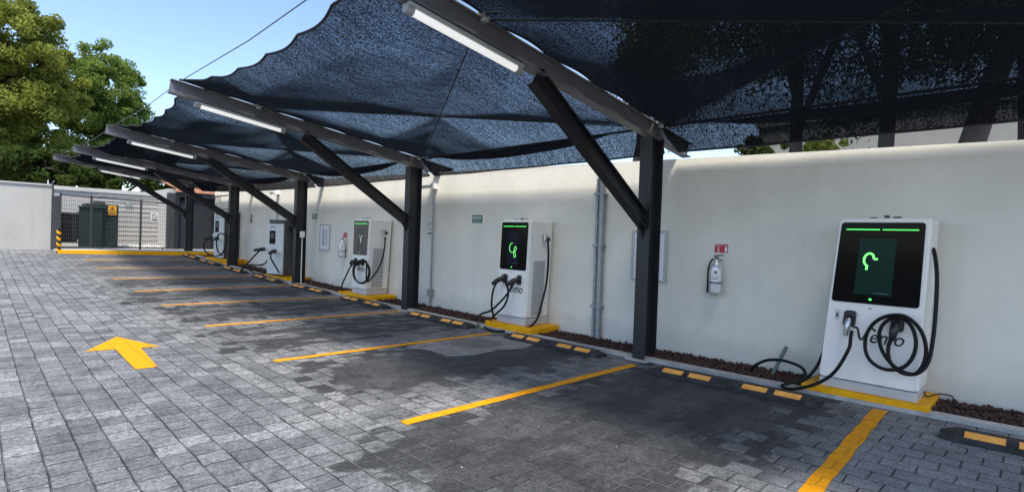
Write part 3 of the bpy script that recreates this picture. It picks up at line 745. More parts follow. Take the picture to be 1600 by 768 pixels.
# second charger (green looping glyph)
X2_ = 5.97
BL, BR, TL, TR = onX(776, 491, X2_), onX(820, 507, X2_), onX(785, 340, X2_), onX(830, 344, X2_)
zb = gz(5.9)+.12; zt = 1.70
BL.z = BR.z = zb; TL.z = TR.z = zt
lw = [(.47, .760), (.42, .760), (.37, .740), (.345, .705), (.355, .670), (.40, .645), (.46, .640), (.53, .648), (.60, .668), (.625, .700), (.585, .720), (.545, .700), (.53, .65), (.535, .600), (.565, .575), (.60, .588), (.60, .620), (.555, .648)]
_lw = smooth_path([(p[0], p[1], 0) for p in lw], 3); lw = [(.47+(p[0]-.48)*.85, .715+(p[1]-.68)*.72) for p in _lw]
C2 = charger_a('white charging cabinet with black screen and green looping symbol, cables trailing over the kerb', BL, BR, TL, TR, (.52, 0, 0), lw, M_glass, M_screen2, M_glyph, True)
c = C2
for u in (.265, .755):
    mb = MB(); mb.tube([c.f(u, .43, .05), c.f(u-.03, .425, .11), c.f(u-.12, .395, .17), c.f(u-.18, .375, .19)], [.038, .042, .034, .028], 10); mb.build('charging_plug', M_plug, c.t)
mb = MB(); cable(mb, px([(779, 436, 5.80), (771, 452, 5.74), (768, 475, 5.72), (771, 493, 5.74), (773, 497, 5.8)])); mb.build('charging_cable', M_rubber, c.t)
mb = MB(); cable(mb, px([(803, 442, 5.78), (790, 462, 5.72), (768, 484, 5.64)]) + [onX(752, 490, 5.66), gnd(743, 500, .04), gnd(748, 508, .02), gnd(760, 503, .04)] + px([(775, 490, 5.66), (788, 477, 5.7), (794, 460, 5.74), (792, 445, 5.76), (788, 436, 5.80)]))
mb.build('charging_cable', M_rubber, c.t)
mb = MB(); cable(mb, px([(856, 372, 6.33), (857, 400, 6.33), (854, 440, 6.30), (846, 475, 6.25), (838, 500, 6.18)]) + [gnd(822, 513, .1), gnd(800, 516, .02), gnd(780, 517, .02), gnd(765, 515, .02), gnd(757, 509, .02), gnd(768, 503, .06)]); mb.build('charging_cable', M_rubber, c.t)
pad(5.87, 6.54, 5.42, 6.42, .12, 'yellow painted concrete pad under the cabinet with green looping symbol')

# third charger (reflection painted grey into its glass)
BL, BR, TL, TR = onX(550, 454, X2_), onX(571, 462, X2_), onX(554, 341, X2_), onX(579, 343, X2_)
zb = gz(10.6)+.10; BL.z = BR.z = zb; TL.z = TR.z = 1.72
vg = [(.40, .775), (.47, .77), (.50, .72), (.515, .675), (.55, .735), (.575, .775), (.64, .78)]
C3 = charger_a('white charging cabinet with glass front greyed by a painted reflection and cable coiled over its front', BL, BR, TL, TR, (.54, 0, 0), vg, M_glass3, M_screen3, M_pale, True)
c = C3
for u in (.265, .755):
    mb = MB(); mb.tube([c.f(u, .43, .05), c.f(u-.03, .425, .11), c.f(u-.08, .39, .13)], [.038, .042, .03], 8); mb.build('charging_plug', M_plug, c.t)
lp = []
for k in range(30):
    a = -2.4 + 2*PI*k/13; lp.append((564+12.5*math.cos(a)+(1.5 if k > 13 else 0), 424+18*math.sin(a)*.98+(1 if k > 13 else 0), 5.84-.02*(k % 3)))
mb = MB(); cable(mb, px(lp+[(573, 439, 5.84), (584, 430, 6.05), (594, 414, 6.2), (600, 392, 6.3), (602, 370, 6.34)])); mb.build('charging_cable', M_rubber, c.t)
mb = MB(); cable(mb, px([(558, 408, 5.85), (548, 416, 5.82), (540, 432, 5.8), (534, 447, 5.82)])+[gnd(538, 455, .03)]); mb.build('charging_cable', M_rubber, c.t)
pad(5.87, 6.54, 10.02, 11.35, .10, 'yellow painted concrete pad under the cabinet with grey glass front')

# the two grey sided cabinets
def charger_b(label, X, Y, phi, W, D, zb, zt):
    n = Vector((-math.cos(phi), -math.sin(phi), 0)); r = Vector((math.sin(phi), -math.cos(phi), 0)); o = Vector((X, Y, 0))
    a, b = o-r*W/2, o+r*W/2; Z = lambda p, z: Vector((p.x, p.y, z))
    c = Cab('charging_cabinet', label, Z(a, zb), Z(b, zb), Z(a, zt), Z(b, zt), -n*D, 'grey sided charging cabinets'); t = c.t
    c.rbody('cabinet', 0, .94, M_dgrey, .015); c.rbody('roof', .942, 1., M_dgrey, .012)
    c.panel('front_door', .0, .99, .02, .925, .001, .03, M_white2, .02)
    g = c.panel('glass_panel', .12, .5, .56, .80, .031, .006, M_glass, .01); c.panel('display', .18, .44, .66, .76, .037, .002, M_screen3, .0, g)
    mb = MB(); mb.box((-.06, -.06, -.05), (.06, .06, .05), Matrix.Translation(c.f(.8, .44, .05))); mb.build('plug_holster', M_white, t)
    mb = MB(); mb.box((-.06, -.06, -.08), (.06, .06, .08), Matrix.Translation(c.f(-.08, .47, -.03))); mb.build('plug_holster', M_white, t)
    mb = MB()
    for k in range(6):
        v0 = .25+.082*k; mb.hexa([c.side(.45, v0, -.004), c.side(.72, v0, -.004), c.side(.72, v0, .008), c.side(.45, v0, .008), c.side(.45, v0+.06, -.004), c.side(.72, v0+.06, -.004), c.side(.72, v0+.06, .008), c.side(.45, v0+.06, .008)])
    mb.build('vent_grille', M_black, t)
    mb = MB(); mb.poly([c.side(.55, .80, .002), c.side(.8, .80, .002), c.side(.8, .83, .002), c.side(.55, .83, .002)], c.r*.002); mb.build('warning_label', M_warn, t)
    mb = MB(); tm = text_mb('vemo', .09, c.f(.32, .87, .032), c.r, c.up, c.n, .002, .1); mb.add(tm.v, tm.f); mb.build('logo_lettering', M_logo, t)
    return c
C4 = charger_b('grey sided charging cabinet with white front and long cables trailing over the wheel stops', 5.93, 15.10, math.radians(16), .64, .62, gz(15)+.10, 1.70)
c = C4
mb = MB(); mb.tube([c.f(-.1, .46, .06), c.f(-.25, .45, .14), c.f(-.5, .43, .22)], [.05, .05, .035], 8); mb.build('charging_plug', M_plug, c.t)
mb = MB(); mb.tube([c.f(.75, .44, .06), c.f(.62, .43, .16), c.f(.45, .39, .2)], [.05, .055, .035], 8); mb.build('charging_plug', M_plug, c.t)
mb = MB(); cable(mb, px([(409, 388, 5.6), (398, 399, 5.5), (386, 412, 5.4)])+[gnd(375, 424, .03), gnd(383, 415, .15), gnd(395, 413, .12)]+px([(405, 414, 5.8), (414, 411, 5.85), (419, 404, 5.9)]), .02); mb.build('charging_cable', M_rubber, c.t)
mb = MB(); cable(mb, px([(424, 394, 5.7), (423, 402, 5.68), (428, 412, 5.68), (434, 422, 5.7)])+[gnd(435, 428, .02), gnd(420, 429, .03), gnd(400, 427, .03), gnd(386, 419, .06), gnd(382, 413, .15)], .02); mb.build('charging_cable', M_rubber, c.t)
mb = MB(); mb.tube([c.side(.3, .86, .02), c.side(.3, .84, .08)], .05, 8)
cable(mb, [c.side(.3, .84, .07), c.side(.36, .7, .06), c.side(.46, .45, .05), c.side(.52, .2, .06)] + [gnd(447, 430, .03), gnd(432, 432, .02), gnd(415, 430, .03), gnd(400, 428, .02)], .022); mb.build('charging_cable', M_rubber, c.t)
pad(5.87, 6.54, 14.2, 15.85, .08, 'yellow painted concrete pad under the grey sided cabinet with trailing cables')
C5 = charger_b('last grey sided charging cabinet, half hidden behind the fourth post beside the roller shutter', 5.95, 20.0, math.radians(14), .56, .60, gz(20)+.14, 1.98)
c = C5
mb = MB(); mb.tube([c.f(-.1, .45, .06), c.f(-.4, .43, .16), c.f(-.62, .40, .2)], [.05, .05, .035], 8); mb.build('charging_plug', M_plug, c.t)
mb = MB(); mb.tube([c.f(.75, .44, .06), c.f(.62, .43, .16), c.f(.5, .39, .2)], [.06, .06, .035], 8); mb.build('charging_plug', M_plug, c.t)
mb = MB(); cable(mb, px([(333, 370, 5.5), (322, 376, 5.4), (318, 386, 5.35), (325, 396, 5.4), (335, 400, 5.5), (346, 397, 5.6), (352, 385, 5.7), (353, 372, 5.75), (348, 365, 5.78), (341, 367, 5.75), (338, 380, 5.7), (341, 393, 5.65), (347, 399, 5.6)]), .022); mb.build('charging_cable', M_rubber, c.t)
pad(5.87, 6.54, 19.0, 21.2, .14, 'yellow painted concrete pad under the last grey sided cabinet')

# ------------------------------------------------------------------ things on the wall
NW = Vector((-1, 0, 0)); RW = Vector((0, -1, 0)); UW = Vector((0, 0, 1))
def wall_rect(y0, y1, z0, z1, off): return [(XW-off, y0, z0), (XW-off, y0, z1), (XW-off, y1, z1), (XW-off, y1, z0)]
def rect(mb, y0, y1, z0, z1, off, th=.002): mb.poly(wall_rect(y0, y1, z0, z1, off), NW*th); return mb
def tl_rect(pxa, pxb, X=XW-.01):
    a, b = onX(*pxa, X), onX(*pxb, X); return max(a.y, b.y), min(a.y, b.y), min(a.z, b.z), max(a.z, b.z)
def ext_sign(pa, pb, lab):
    y1, y0, z0, z1 = tl_rect(pa, pb); t = thing('extinguisher_sign', lab, 'sign', (XW, (y0+y1)/2, z0), 0, 'red fire extinguisher signs')
    rect(MB(), y0, y1, z0, z1, .001, .004).build('backing', M_wsign, t); e = .014
    rect(MB(), y0+e, y1-e, z0+e, z1-e, .0055, .001).build('red_panel', M_red, t)
    W, Hh = y1-y0, z1-z0; mb = MB(); tm = text_mb('EXTINTOR', Hh*.155, (XW-.007, y1-W*.33, z1-Hh*.24), RW, UW, NW, .001); mb.add(tm.v, tm.f)
    yc, zc = y1-W*.33, z0+Hh*.42
    mb.poly([(XW-.007, yc+.005, zc+.035), (XW-.007, yc-.005, zc+.035), (XW-.007, yc-.005, zc-.01), (XW-.007, yc+.005, zc-.01)], NW*.001)
    mb.poly([(XW-.007, yc+.014, zc-.01), (XW-.007, yc-.014, zc-.01), (XW-.007, yc, zc-.04)], NW*.001)
    yc = y0+W*.2; Q = .6
    mb.poly([(XW-.007, yc+.015, z0+Hh*.2), (XW-.007, yc+.015, z0+Hh*.58), (XW-.007, yc+.008, z0+Hh*.66), (XW-.007, yc-.008, z0+Hh*.66), (XW-.007, yc-.015, z0+Hh*.58), (XW-.007, yc-.015, z0+Hh*.2)], NW*.001)
    mb.poly([(XW-.007, yc+.02, z0+Hh*.70), (XW-.007, yc+.02, z0+Hh*.74), (XW-.007, yc-.02, z0+Hh*.78), (XW-.007, yc-.02, z0+Hh*.74)], NW*.001)
    mb.build('pictogram', M_wsign, t)
ext_sign((1115, 379), (1139, 397), 'red EXTINTOR sign above the extinguisher right of the nearest post')
ext_sign((536, 362), (543, 372), 'small red sign above the extinguisher left of the grey glass cabinet')
def extinguisher(lab, pc):
    P = onX(*pc, XW-.10); x, y = P.x, P.y; z0 = P.z
    t = thing('fire_extinguisher', lab, 'fire extinguisher', (x, y, z0), 0, 'steel fire extinguishers on the white wall'); R_ = .078; hh = .42
    mb = MB(); mb.lathe([(.0001, 0), (R_*.85, .004), (R_, .03), (R_, hh-.10), (R_*.9, hh-.055), (R_*.55, hh-.015), (.03, hh), (.025, hh+.03), (.0001, hh+.03)], (x, y, z0), 24); mb.build('cylinder', M_sst, t)
    a0 = math.atan2(-y, -x)
    def lab_band(za, zb, w, off): 
        vs = []; K = 10
        for z in (za, zb):
            for k in range(K+1):
                a = a0+w*(k/K-.5)*2; vs.append((x+(R_+off)*math.cos(a), y+(R_+off)*math.sin(a), z0+z))
        return MB().add(vs, [(k, k+1, K+2+k, K+1+k) for k in range(K)], True)
    l1 = lab_band(.17, .32, .75, .002); lb = l1.build('label', M_wsign, t)
    l2 = lab_band(.05, .13, .7, .002); lb2 = l2.build('label', M_wsign, t)
    mb = MB()
    for (za, zb, w) in ((.20, .205, .5), (.215, .22, .4), (.235, .24, .5), (.27, .30, .2)): q = lab_band(za, zb, w, .003); mb.add(q.v, q.f)
    mb.build('print', M_inkg, lb); mb = MB()
    for (za, zb, w) in ((.07, .075, .5), (.09, .095, .5), (.11, .115, .4)): q = lab_band(za, zb, w, .003); mb.add(q.v, q.f)
    mb.build('print', M_inkg, lb2)
    mb = MB(); mb.tube([(x+R_*1.04*math.cos(a0+i*PI/12), y+R_*1.04*math.sin(a0+i*PI/12), z0+.16) for i in range(-24, 1)], .006, 6); mb.build('strap', M_rubber, t)
    tl = Vector((math.sin(a0), -math.cos(a0), 0)); ff = Vector((math.cos(a0), math.sin(a0), 0)); O = Vector((x, y, z0)); L = -RW
    mb = MB(); mb.tube(smooth_path([O+Vector((0, 0, hh+.015)), O+L*.05+ff*.02+Vector((0, 0, hh+.015)), O+L*.088+ff*.03+Vector((0, 0, hh-.06)), O+L*.10+ff*.03+Vector((0, 0, .25)), O+L*.096+ff*.03+Vector((0, 0, .06))], 5), .010, 8)
    mb.tube([O+L*.096+ff*.03+Vector((0, 0, .14)), O+L*.096+ff*.03+Vector((0, 0, .03))], [.012, .016], 8); mb.build('hose', M_rubber, t)
    mb = MB(); mb.tube([O+Vector((0, 0, hh+.02)), O+Vector((0, 0, hh+.05))], .02, 8)
    mb.poly([O+Vector((0, .03, hh+.05)), O+Vector((0, -.09, hh+.075)), O+Vector((0, -.09, hh+.085)), O+Vector((0, .03, hh+.07))], ff*.02)
    mb.poly([O+Vector((0, .0, hh+.035)), O+Vector((0, -.085, hh+.0)), O+Vector((0, -.085, hh+.01)), O+Vector((0, .0, hh+.047))], ff*.02); mb.build('handle', M_iron, t)
    mb = MB(); mb.rbox((x-.02, y-.03, z0+.18), (XW+.0, y+.03, z0+.22), .004, 1); mb.build('bracket', M_iron, t)
extinguisher('steel fire extinguisher with black hose right of the nearest post', (1117, 461))
extinguisher('steel fire extinguisher beside the cabinet with the grey glass front', (534, 402))
def plain_sign(name, pa, pb, m, lab, cat, deco=None, group=None, X=XW):
    y1, y0, z0, z1 = tl_rect(pa, pb); t = thing(name, lab, cat, (XW, (y0+y1)/2, z0), 0, group)
    rect(MB(), y0, y1, z0, z1, .001, .005).build('plate', m, t)
    if deco: deco(t, y0, y1, z0, z1)
def deco_green(t, y0, y1, z0, z1):
    h = z1-z0; mb = MB(); rect(mb, y0+.03, y1-.03, z0+h*.50, z0+h*.82, .0065, .001); mb.build('white_band', M_wsign, t)
    mb = MB(); w = y1-y0
    for k in range(7): rect(mb, y0+.04+k*(w-.08)/7, y0+.04+(k+.7)*(w-.08)/7, z0+h*.58, z0+h*.74, .008, .001)
    mb.build('lettering', M_grn, t)
    mb = MB(); rect(mb, y0+.04, y1-.04, z0+h*.2, z0+h*.27, .0065, .001); mb.build('white_line', M_wsign, t)
plain_sign('safety_sign', (738, 336), (753, 348), M_grn, 'small green and white sign on the wall left of the looping symbol cabinet', 'sign', deco_green, 'small green wall signs')
plain_sign('safety_sign', (487.5, 334), (494.5, 342), M_grn, 'small green sign on the wall above the framed notice by the third post', 'sign', deco_green, 'small green wall signs')
def round_sign(pc, rpx, lab, ybar):
    P = onX(*pc, XW-.01); R_ = rpx*depth(P)/F; t = thing('round_wall_sign', lab, 'sign', P, 0)
    mb = MB(); Q = [(XW-.003, P.y+R_*math.cos(2*PI*k/28), P.z+R_*math.sin(2*PI*k/28)) for k in range(28)]; mb.poly(Q, NW*.003); mb.build('plate', M_wsign, t)
    mb = MB(); mb.ribbon([(XW-.0065, P.y+R_*.88*math.cos(2*PI*k/28), P.z+R_*.88*math.sin(2*PI*k/28)) for k in range(29)], R_*.2, NW, .001); mb.build('ring', M_inkg, t)
    tm = text_mb('E', R_*1.25, (XW-.0065, P.y, P.z), RW, UW, NW, .001); tm.build('letter', M_ink, t)
    mb = MB(); rect(mb, P.y-R_*1.0, P.y+R_*1.05, P.z-R_*1.95, P.z-R_*1.55, .003, .002); rect(mb, P.y-R_*.9, P.y+R_*.9, P.z-R_*2.55, P.z-R_*2.45, .003, .002); mb.build('caption_strip', M_inkg, t)
round_sign((672.5, 353), 6.5, 'round black and white sign beside the camera conduit by second nearest post', 0)
plain_sign('number_plate', (391, 334), (394, 348), M_acryl, 'small grey plate on the bright wall right of the fourth post', 'sign', lambda t, a, b, c_, d: rect(MB(), a+.01, b-.01, c_+.05, c_+.12, .007, .001).build('print', M_inkg, t))
def notice(pa, pb, inset, lab):
    y1, y0, z0, z1 = tl_rect(pa, pb); t = thing('framed_notice', lab, 'notice board', (XW, (y0+y1)/2, z0), 0, 'notices in clear holders on the white wall')
    w, h = y1-y0, z1-z0
    rect(MB(), y0, y1, z0, z1, .012, .004).build('holder', M_acryl, t)
    p = rect(MB(), y0+w*.09, y1-w*.09, z0+h*.05, z1-h*.06, .0165, .001).build('sheet', M_paper, t)
    mb = MB(); r = random.Random(3)
    for k in range(20):
        zz = z1-h*(.16+.033*k)
        rect(mb, y1-w*.42-w*.1*r.random(), y1-w*.30, zz-.006, zz+.006, .018, .0008)
    for k in range(14): rect(mb, y0+w*.2, y1-w*.5-w*.1*r.random(), z1-h*(.2+.045*k)-.004, z1-h*(.2+.045*k)+.004, .018, .0008)
    mb.build('print', M_inkg, p)
    for a in (y0+w*.04, y1-w*.04):
        for b_ in (z0+h*.03, z1-h*.03): MB().tube([(XW, a, b_), (XW-.022, a, b_)], .008, 8).build('standoff', M_sst, t)
notice((988, 359), (1041, 443), .1, 'white notice in a clear holder half hidden behind the nearest post')
notice((500, 350), (515, 392), .1, 'white notice in a clear holder between the third post and the extinguisher')
# conduits
def conduit(name, lab, pts, r, m, X, brackets=(), cat='conduit'):
    P = [onX(*p, X) for p in pts]; t = thing(name, lab, cat, P[0])
    MB().tube(P, r, 10).build('pipe', m, t)
    for f_ in brackets:
        q = P[0].lerp(P[-1], f_); MB().rbox((q.x-r*1.3, q.y-r*2.2, q.z-.015), (XW, q.y+r*2.2, q.z+.015), .003, 1).build('bracket', m, t)
    return t
def straight_x(px_top, px_bot, X):
    a, b = onX(*px_top, X), onX(*px_bot, X); y = (a.y+b.y)/2; return Vector((X, y, a.z)), Vector((X, y, b.z))
a, b = straight_x((945, 278), (931, 528), XW-.06)
t = thing('drain_pipe', 'thick grey metal pipe on the wall left of the nearest post', 'pipe', b)
MB().tube([a+Vector((0, 0, .35)), b], .045, 12).build('pipe', M_galv, t); MB().tube([a+Vector((.0, .085, -.0)), b+Vector((0, .085, 0))], .022, 10).build('side_pipe', M_galv, t)
for f_ in (.1, .42, .8): q = a.lerp(b, f_); MB().rbox((q.x-.055, q.y-.06, q.z-.015), (XW, q.y+.12, q.z+.015), .003, 1).build('bracket', M_galv, t)
def cam_pole(lab, pt, pb, box_px, facing=1):
    a, b = straight_x(pt, pb, XW-.05); t = thing('camera_conduit', lab, 'security camera', b, 0, 'security cameras on thin wall conduits')
    MB().tube([a, b], .019, 8).build('pipe', M_galv, t)
    if box_px is not None: q = a.lerp(b, box_px); MB().rbox((q.x-.05, q.y-.05, q.z-.07), (q.x+.05, q.y+.05, q.z+.07), .006, 1).build('junction_box', M_galv, t)
    MB().rbox((a.x-.05, a.y-.06, a.z-.02), (a.x+.05, a.y+.06, a.z+.11), .012, 2).build('mount_box', M_white, t)
    cm = MB().tube([a+Vector((-.05, .04, .04)), a+Vector((-.10, .16, .03)), a+Vector((-.12, .20, .025))], [.03, .036, .034], 12).build('camera', M_white, t)
    MB().tube([a+Vector((-.12, .20, .025)), a+Vector((-.132, .225, .022))], .028, 12).build('lens', M_ink, cm)
cam_pole('white security camera on a thin conduit right of the second nearest post', (681, 294), (669, 474), .9)
cam_pole('white security camera on a thin conduit above the grey sided cabinet', (433, 303), (431, 405), None)
# white conduit on the third post
y = POSTY[2]; zb = gz(y); t = thing('post_conduit', 'thin white conduit with small box running up the third post', 'conduit', (PX+.1, y-.13, zb))
MB().tube(smooth_path([(PX+.02, y-.11, zb+1.22), (PX+.02, y-.11, zb+.1), (PX+.05, y-.12, zb+.02), (PX+.3, y-.12, zb+.03)], 4), .013, 6).build('pipe', M_white, t)
MB().rbox((PX-.04, y-.15, zb+1.2), (PX+.07, y-.085, zb+1.36), .008, 1).build('box', M_white, t)
# stick and loose wire
a, b = onX(1205, 582, 6.30), onX(1229, 541, 6.42)
tag(MB().tube([a-Vector((0, 0, .05)), b], .02, 10).build('pipe_stub', M_ppvc), 'short grey green pipe end sticking up from the gravel beside the nearest cabinet', 'pipe')
mb = MB(); mb.tube(smooth_path([(6.38, .80, .10), (6.22, .76, .088), (6.40, .69, .095), (6.50, .60, .07), (6.2, .55, .05), (6.35, .2, .06), (6.48, -.2, .07)], 6), .006, 6)
tag(mb.build('loose_wire', M_rubber), 'loose thin black wire trailing off the yellow pad of the nearest cabinet', 'wire')

# ------------------------------------------------------------------ far end: platform, fence, transformer, shutter
ZP = .47
mb = MB(); K0, K1 = Vector((2.02, 23.30, 0)), Vector((7.4, 22.35, 0)); d = (K1-K0).normalized(); nn = Vector((-d.y, d.x, 0))
mb.poly([(p.x, p.y, .30) for p in (K0, K1, K1+nn*.16, K0+nn*.16)], (0, 0, .205)); tag(mb.build('yellow_kerb', M_yel), 'raised yellow painted kerb in front of the fenced transformer', 'kerb')
mb = MB(); p0, p1 = K0+nn*.162, K1+nn*.162
mb.poly([(p0.x, p0.y, .30), (p1.x, p1.y, .30), (7.4, 30, .30), (2.02, 30, .30)], (0, 0, .185)); tag(mb.build('concrete_platform', M_conc), 'grey concrete platform behind the yellow kerb', 'platform', kind='structure')
# left wall and back wall
t = MB(); t.box((-14, 25.1, 0), (1.98, 25.28, 2.70)); t.box((-14, 25.06, 2.70), (2.0, 25.32, 2.76))
tag(t.build('end_wall', M_wall2), 'plain off-white wall at the left end of the lane', 'wall')
bw = thing('back_wall', 'off-white ledged wall behind the fenced transformer', 'wall', (4, 27.6, ZP)); t = MB()
t.box((1.5, 27.6, 0), (6.28, 27.8, 2.86)); t.build('wall', M_wall2, bw); t = MB(); t.box((1.5, 27.54, 2.70), (6.3, 27.82, 2.76)); t.box((3.6, 27.57, 2.58), (6.3, 27.6, 2.61)); t.build('ledge', M_wall2, bw)
t = MB(); 
for k in range(9): t.box((3.9, 27.588, .75+k*.2), (6.2, 27.601, .765+k*.2))
t.build('groove', M_inkg, bw)
tag(MB().tube([(1.99, 25.02, 2.86), (1.99, 25.02, 2.72), (2.0, 25.0, 2.6), (2.0, 25.0, 1.9)], .03, 8).build('wall_conduit', M_sheet), 'dark vertical conduit at the end of the off-white wall', 'conduit')
tag(MB().rbox((1.96, 24.9, .3), (2.22, 24.96, 2.36), .004, 1).build('metal_panel', M_sheet), 'narrow dark sheet metal panel at the left end of the fence', 'panel')
# hazard post
hz = thing('hazard_post', 'short post with black and yellow slanted stripes at the left end of the yellow kerb', 'post', (2.06, 23.5, .42)); mb = MB(); mb.tube([(2.06, 23.5, .36), (2.06, 23.5, 1.22)], .062, 14); mb.build('post', M_black, hz)
mb = MB()
for k in range(4):
    z = .50+k*.2; vs = []
    for j in range(15):
        a = 2*PI*j/14; zz = z+.05*math.cos(a-2.3)
        vs += [(2.06+.065*math.cos(a), 23.5+.065*math.sin(a), zz-.04), (2.06+.065*math.cos(a), 23.5+.065*math.sin(a), zz+.05)]
    mb.add(vs, [(2*j, 2*j+2, 2*j+3, 2*j+1) for j in range(14)], True)
mb.build('stripe', M_yel, hz)
# mesh fence
fy = 24.9; fx0, fx1 = 2.2, 5.56; ft = 2.40; fe = thing('mesh_fence', 'dark welded wire fence with posts in front of the transformer', 'fence', (3.9, fy, ZP))
def ftop(x): return 2.42-.03*(x-2.2)
mb = MB()
n = 56
for i in range(n+1):
    x = fx0+(fx1-fx0)*i/n; mb.tube([(x, fy, .55), (x, fy, ftop(x))], .004, 4, False)
for k in range(13):
    z = .58+k*.148; mb.tube([(fx0, fy-.006, z), (fx1, fy-.006, z)], .0045, 4, False)
mb.build('wire_mesh', M_wire, fe)
mb = MB(); mb.tube([(fx0, fy, ftop(fx0)), (fx1, fy, ftop(fx1))], .026, 6); mb.build('top_rail', M_wire, fe); MB().tube([(fx0, fy, .55), (fx1, fy, .55)], .022, 6).build('bottom_rail', M_wire, fe)
for x in (2.2, 3.08, 4.60, 5.56): MB().box((x-.03, fy-.03, .47 if x in (4.6, 2.2) else .52), (x+.03, fy+.03, ftop(x)+.05)).build('fence_post', M_wire, fe)
MB().box((5.33, fy-.03, .47), (5.37, fy+.03, .56)).build('foot', M_wire, fe)
# transformer
tr = thing('transformer', 'dark green pad transformer cabinet behind the mesh fence', 'transformer', (3.5, 26.0, ZP))
MB().rbox((2.98, 25.7, ZP+.05), (4.02, 26.6, 2.18), .02, 2).build('cabinet', M_trafo, tr)
mb = MB(); mb.rbox((2.80, 25.55, ZP+.05), (3.5, 25.69, 2.0), .015, 1); mb.build('door', M_trafo, tr)
MB().rbox((2.78, 25.5, 2.0), (3.62, 25.69, 2.06), .01, 1).build('door_hood', M_trafo, tr)
MB().box((2.9, 25.9, ZP), (4.0, 26.5, ZP+.05)).build('plinth', M_conc, tr)
mb = MB(); mb.rbox((3.28, 25.8, 2.18), (3.62, 26.2, 2.30), .01, 1); mb.build('lid_box', M_dgrey, tr)
mb = MB(); mb.rbox((3.1, 25.53, .6), (3.3, 25.552, .64), .004, 1); mb.build('handle', M_steel, tr)
rd = thing('radiator_bank', 'dark finned cooling radiator left of the green transformer', 'radiator', (2.6, 26, ZP)); mb = MB()
for k in range(11): mb.box((2.27+k*.048, 25.6, .72), (2.285+k*.048, 26.3, 1.72))
mb.build('fin', M_sheet, rd); mb = MB(); mb.box((2.24, 25.58, 1.72), (2.85, 26.3, 1.80)); mb.box((2.24, 25.585, .68), (2.85, 26.3, .72)); mb.box((2.24, 25.585, 1.4), (2.8, 25.6, 1.43)); mb.build('header', M_sheet, rd)
MB().rbox((2.80, 25.72, .8), (2.94, 26.2, 1.86), .01, 1).build('connection_box', M_dgrey, rd)
def sign_y(name, x0, x1, z0, z1, y, m, lab):
    t = thing(name, lab, 'sign', ((x0+x1)/2, y, z0)); MB().box((x0, y, z0), (x1, y+.006, z1)).build('plate', m, t); return t
ws = sign_y('warning_sign', 3.68, 3.95, 1.78, 2.14, 25.66, M_warn, 'yellow triangle warning sign on the green transformer')
def rtri(mb, cx, cz, r, y, w):
    P = [(cx+r*math.cos(math.radians(a)), y, cz+r*math.sin(math.radians(a))) for a in (90, 210, 330, 90)]
    mb.ribbon(P, w, (0, -1, 0), .002)
mb = MB(); rtri(mb, 3.815, 1.99, .10, 25.657, .028); mb.build('triangle', M_black, ws)
mb = MB(); mb.poly([(3.81, 25.655, 2.03), (3.835, 25.655, 2.03), (3.822, 25.655, 1.99), (3.84, 25.655, 1.99), (3.805, 25.655, 1.945), (3.812, 25.655, 1.98), (3.795, 25.655, 1.98)], (0, -.002, 0)); mb.build('bolt', M_black, ws)
mb = MB(); mb.box((3.70, 25.654, 1.86), (3.93, 25.658, 1.885)); mb.box((3.70, 25.654, 1.81), (3.93, 25.658, 1.83)); mb.build('caption_strip', M_ink, ws)
ns = sign_y('prohibition_sign', 4.92, 5.16, 1.60, 1.92, fy-.045, M_wsign, 'round prohibition sign with grey caption on the right fence panel')
mb = MB(); cx_, cz_ = 5.04, 1.795; mb.ribbon([(cx_+.085*math.cos(2*PI*k/24), fy-.047, cz_+.085*math.sin(2*PI*k/24)) for k in range(25)], .025, (0, -1, 0), .002)
mb.ribbon([(cx_-.06, fy-.047, cz_+.06), (cx_+.06, fy-.047, cz_-.06)], .025, (0, -1, 0), .003); mb.build('ring', M_inkg, ns)
mb = MB(); mb.box((4.94, fy-.05, 1.62), (5.14, fy-.046, 1.68)); mb.build('caption_strip', M_inkg, ns)
gs = sign_y('safety_sign', 4.5, 4.76, 2.26, 2.36, 27.53, M_grn, 'tiny green sign on the back wall behind a fence post')
MB().box((4.53, 27.524, 2.30), (4.73, 27.529, 2.33)).build('white_band', M_wsign, gs)
rocks('white_gravel', M_gravel, lambda i: (4.05+1.7*rng.random(), 26.9+.5*rng.random()), 160, .05, .09, 'pale gravel heaped behind the fence at the back wall foot', 'gravel', .04)
# camera on back wall
cb = thing('wall_camera', 'small dark camera at the top right of the back wall', 'security camera', (5.98, 27.5, 2.75)); MB().rbox((5.92, 27.5, 2.70), (6.02, 27.6, 2.80), .01, 1).build('mount', M_sheet, cb); MB().tube([(5.97, 27.5, 2.72), (5.85, 27.42, 2.68)], .04, 8).build('camera', M_sheet, cb)
# building with roller shutter
ub = thing('utility_building', 'low building with terracotta roof edge and dark roller shutter at the far end', 'building', (6.9, 26.5, ZP))
MB().box((5.72, 25.9, .2), (9.5, 30, 2.98)).build('wall', M_wall2, ub)
mb = MB(); mb.hexa([(5.9, 25.6, 3.0), (9.8, 25.6, 3.0), (9.8, 30, 3.7), (5.9, 30, 3.7), (5.9, 25.6, 3.08), (9.8, 25.6, 3.08), (9.8, 30, 3.85), (5.9, 30, 3.85)]); mb.build('roof', M_roof, ub)
MB().box((5.9, 25.55, 2.86), (9.8, 25.6, 3.1)).build('fascia', M_roof, ub)
mb = MB()
for k in range(30): 
    z = .5+k*.076; mb.hexa([(6.05, 25.70, z), (7.55, 25.70, z), (7.55, 25.9, z), (6.05, 25.9, z), (6.05, 25.74, z+.074), (7.55, 25.74, z+.074), (7.55, 25.9, z+.074), (6.05, 25.9, z+.074)])
mb.build('roller_shutter', M_shut, ub)
mb = MB(); mb.box((5.95, 25.62, .48), (6.06, 25.9, 2.82)); mb.build('guide_rail', M_steel, ub)
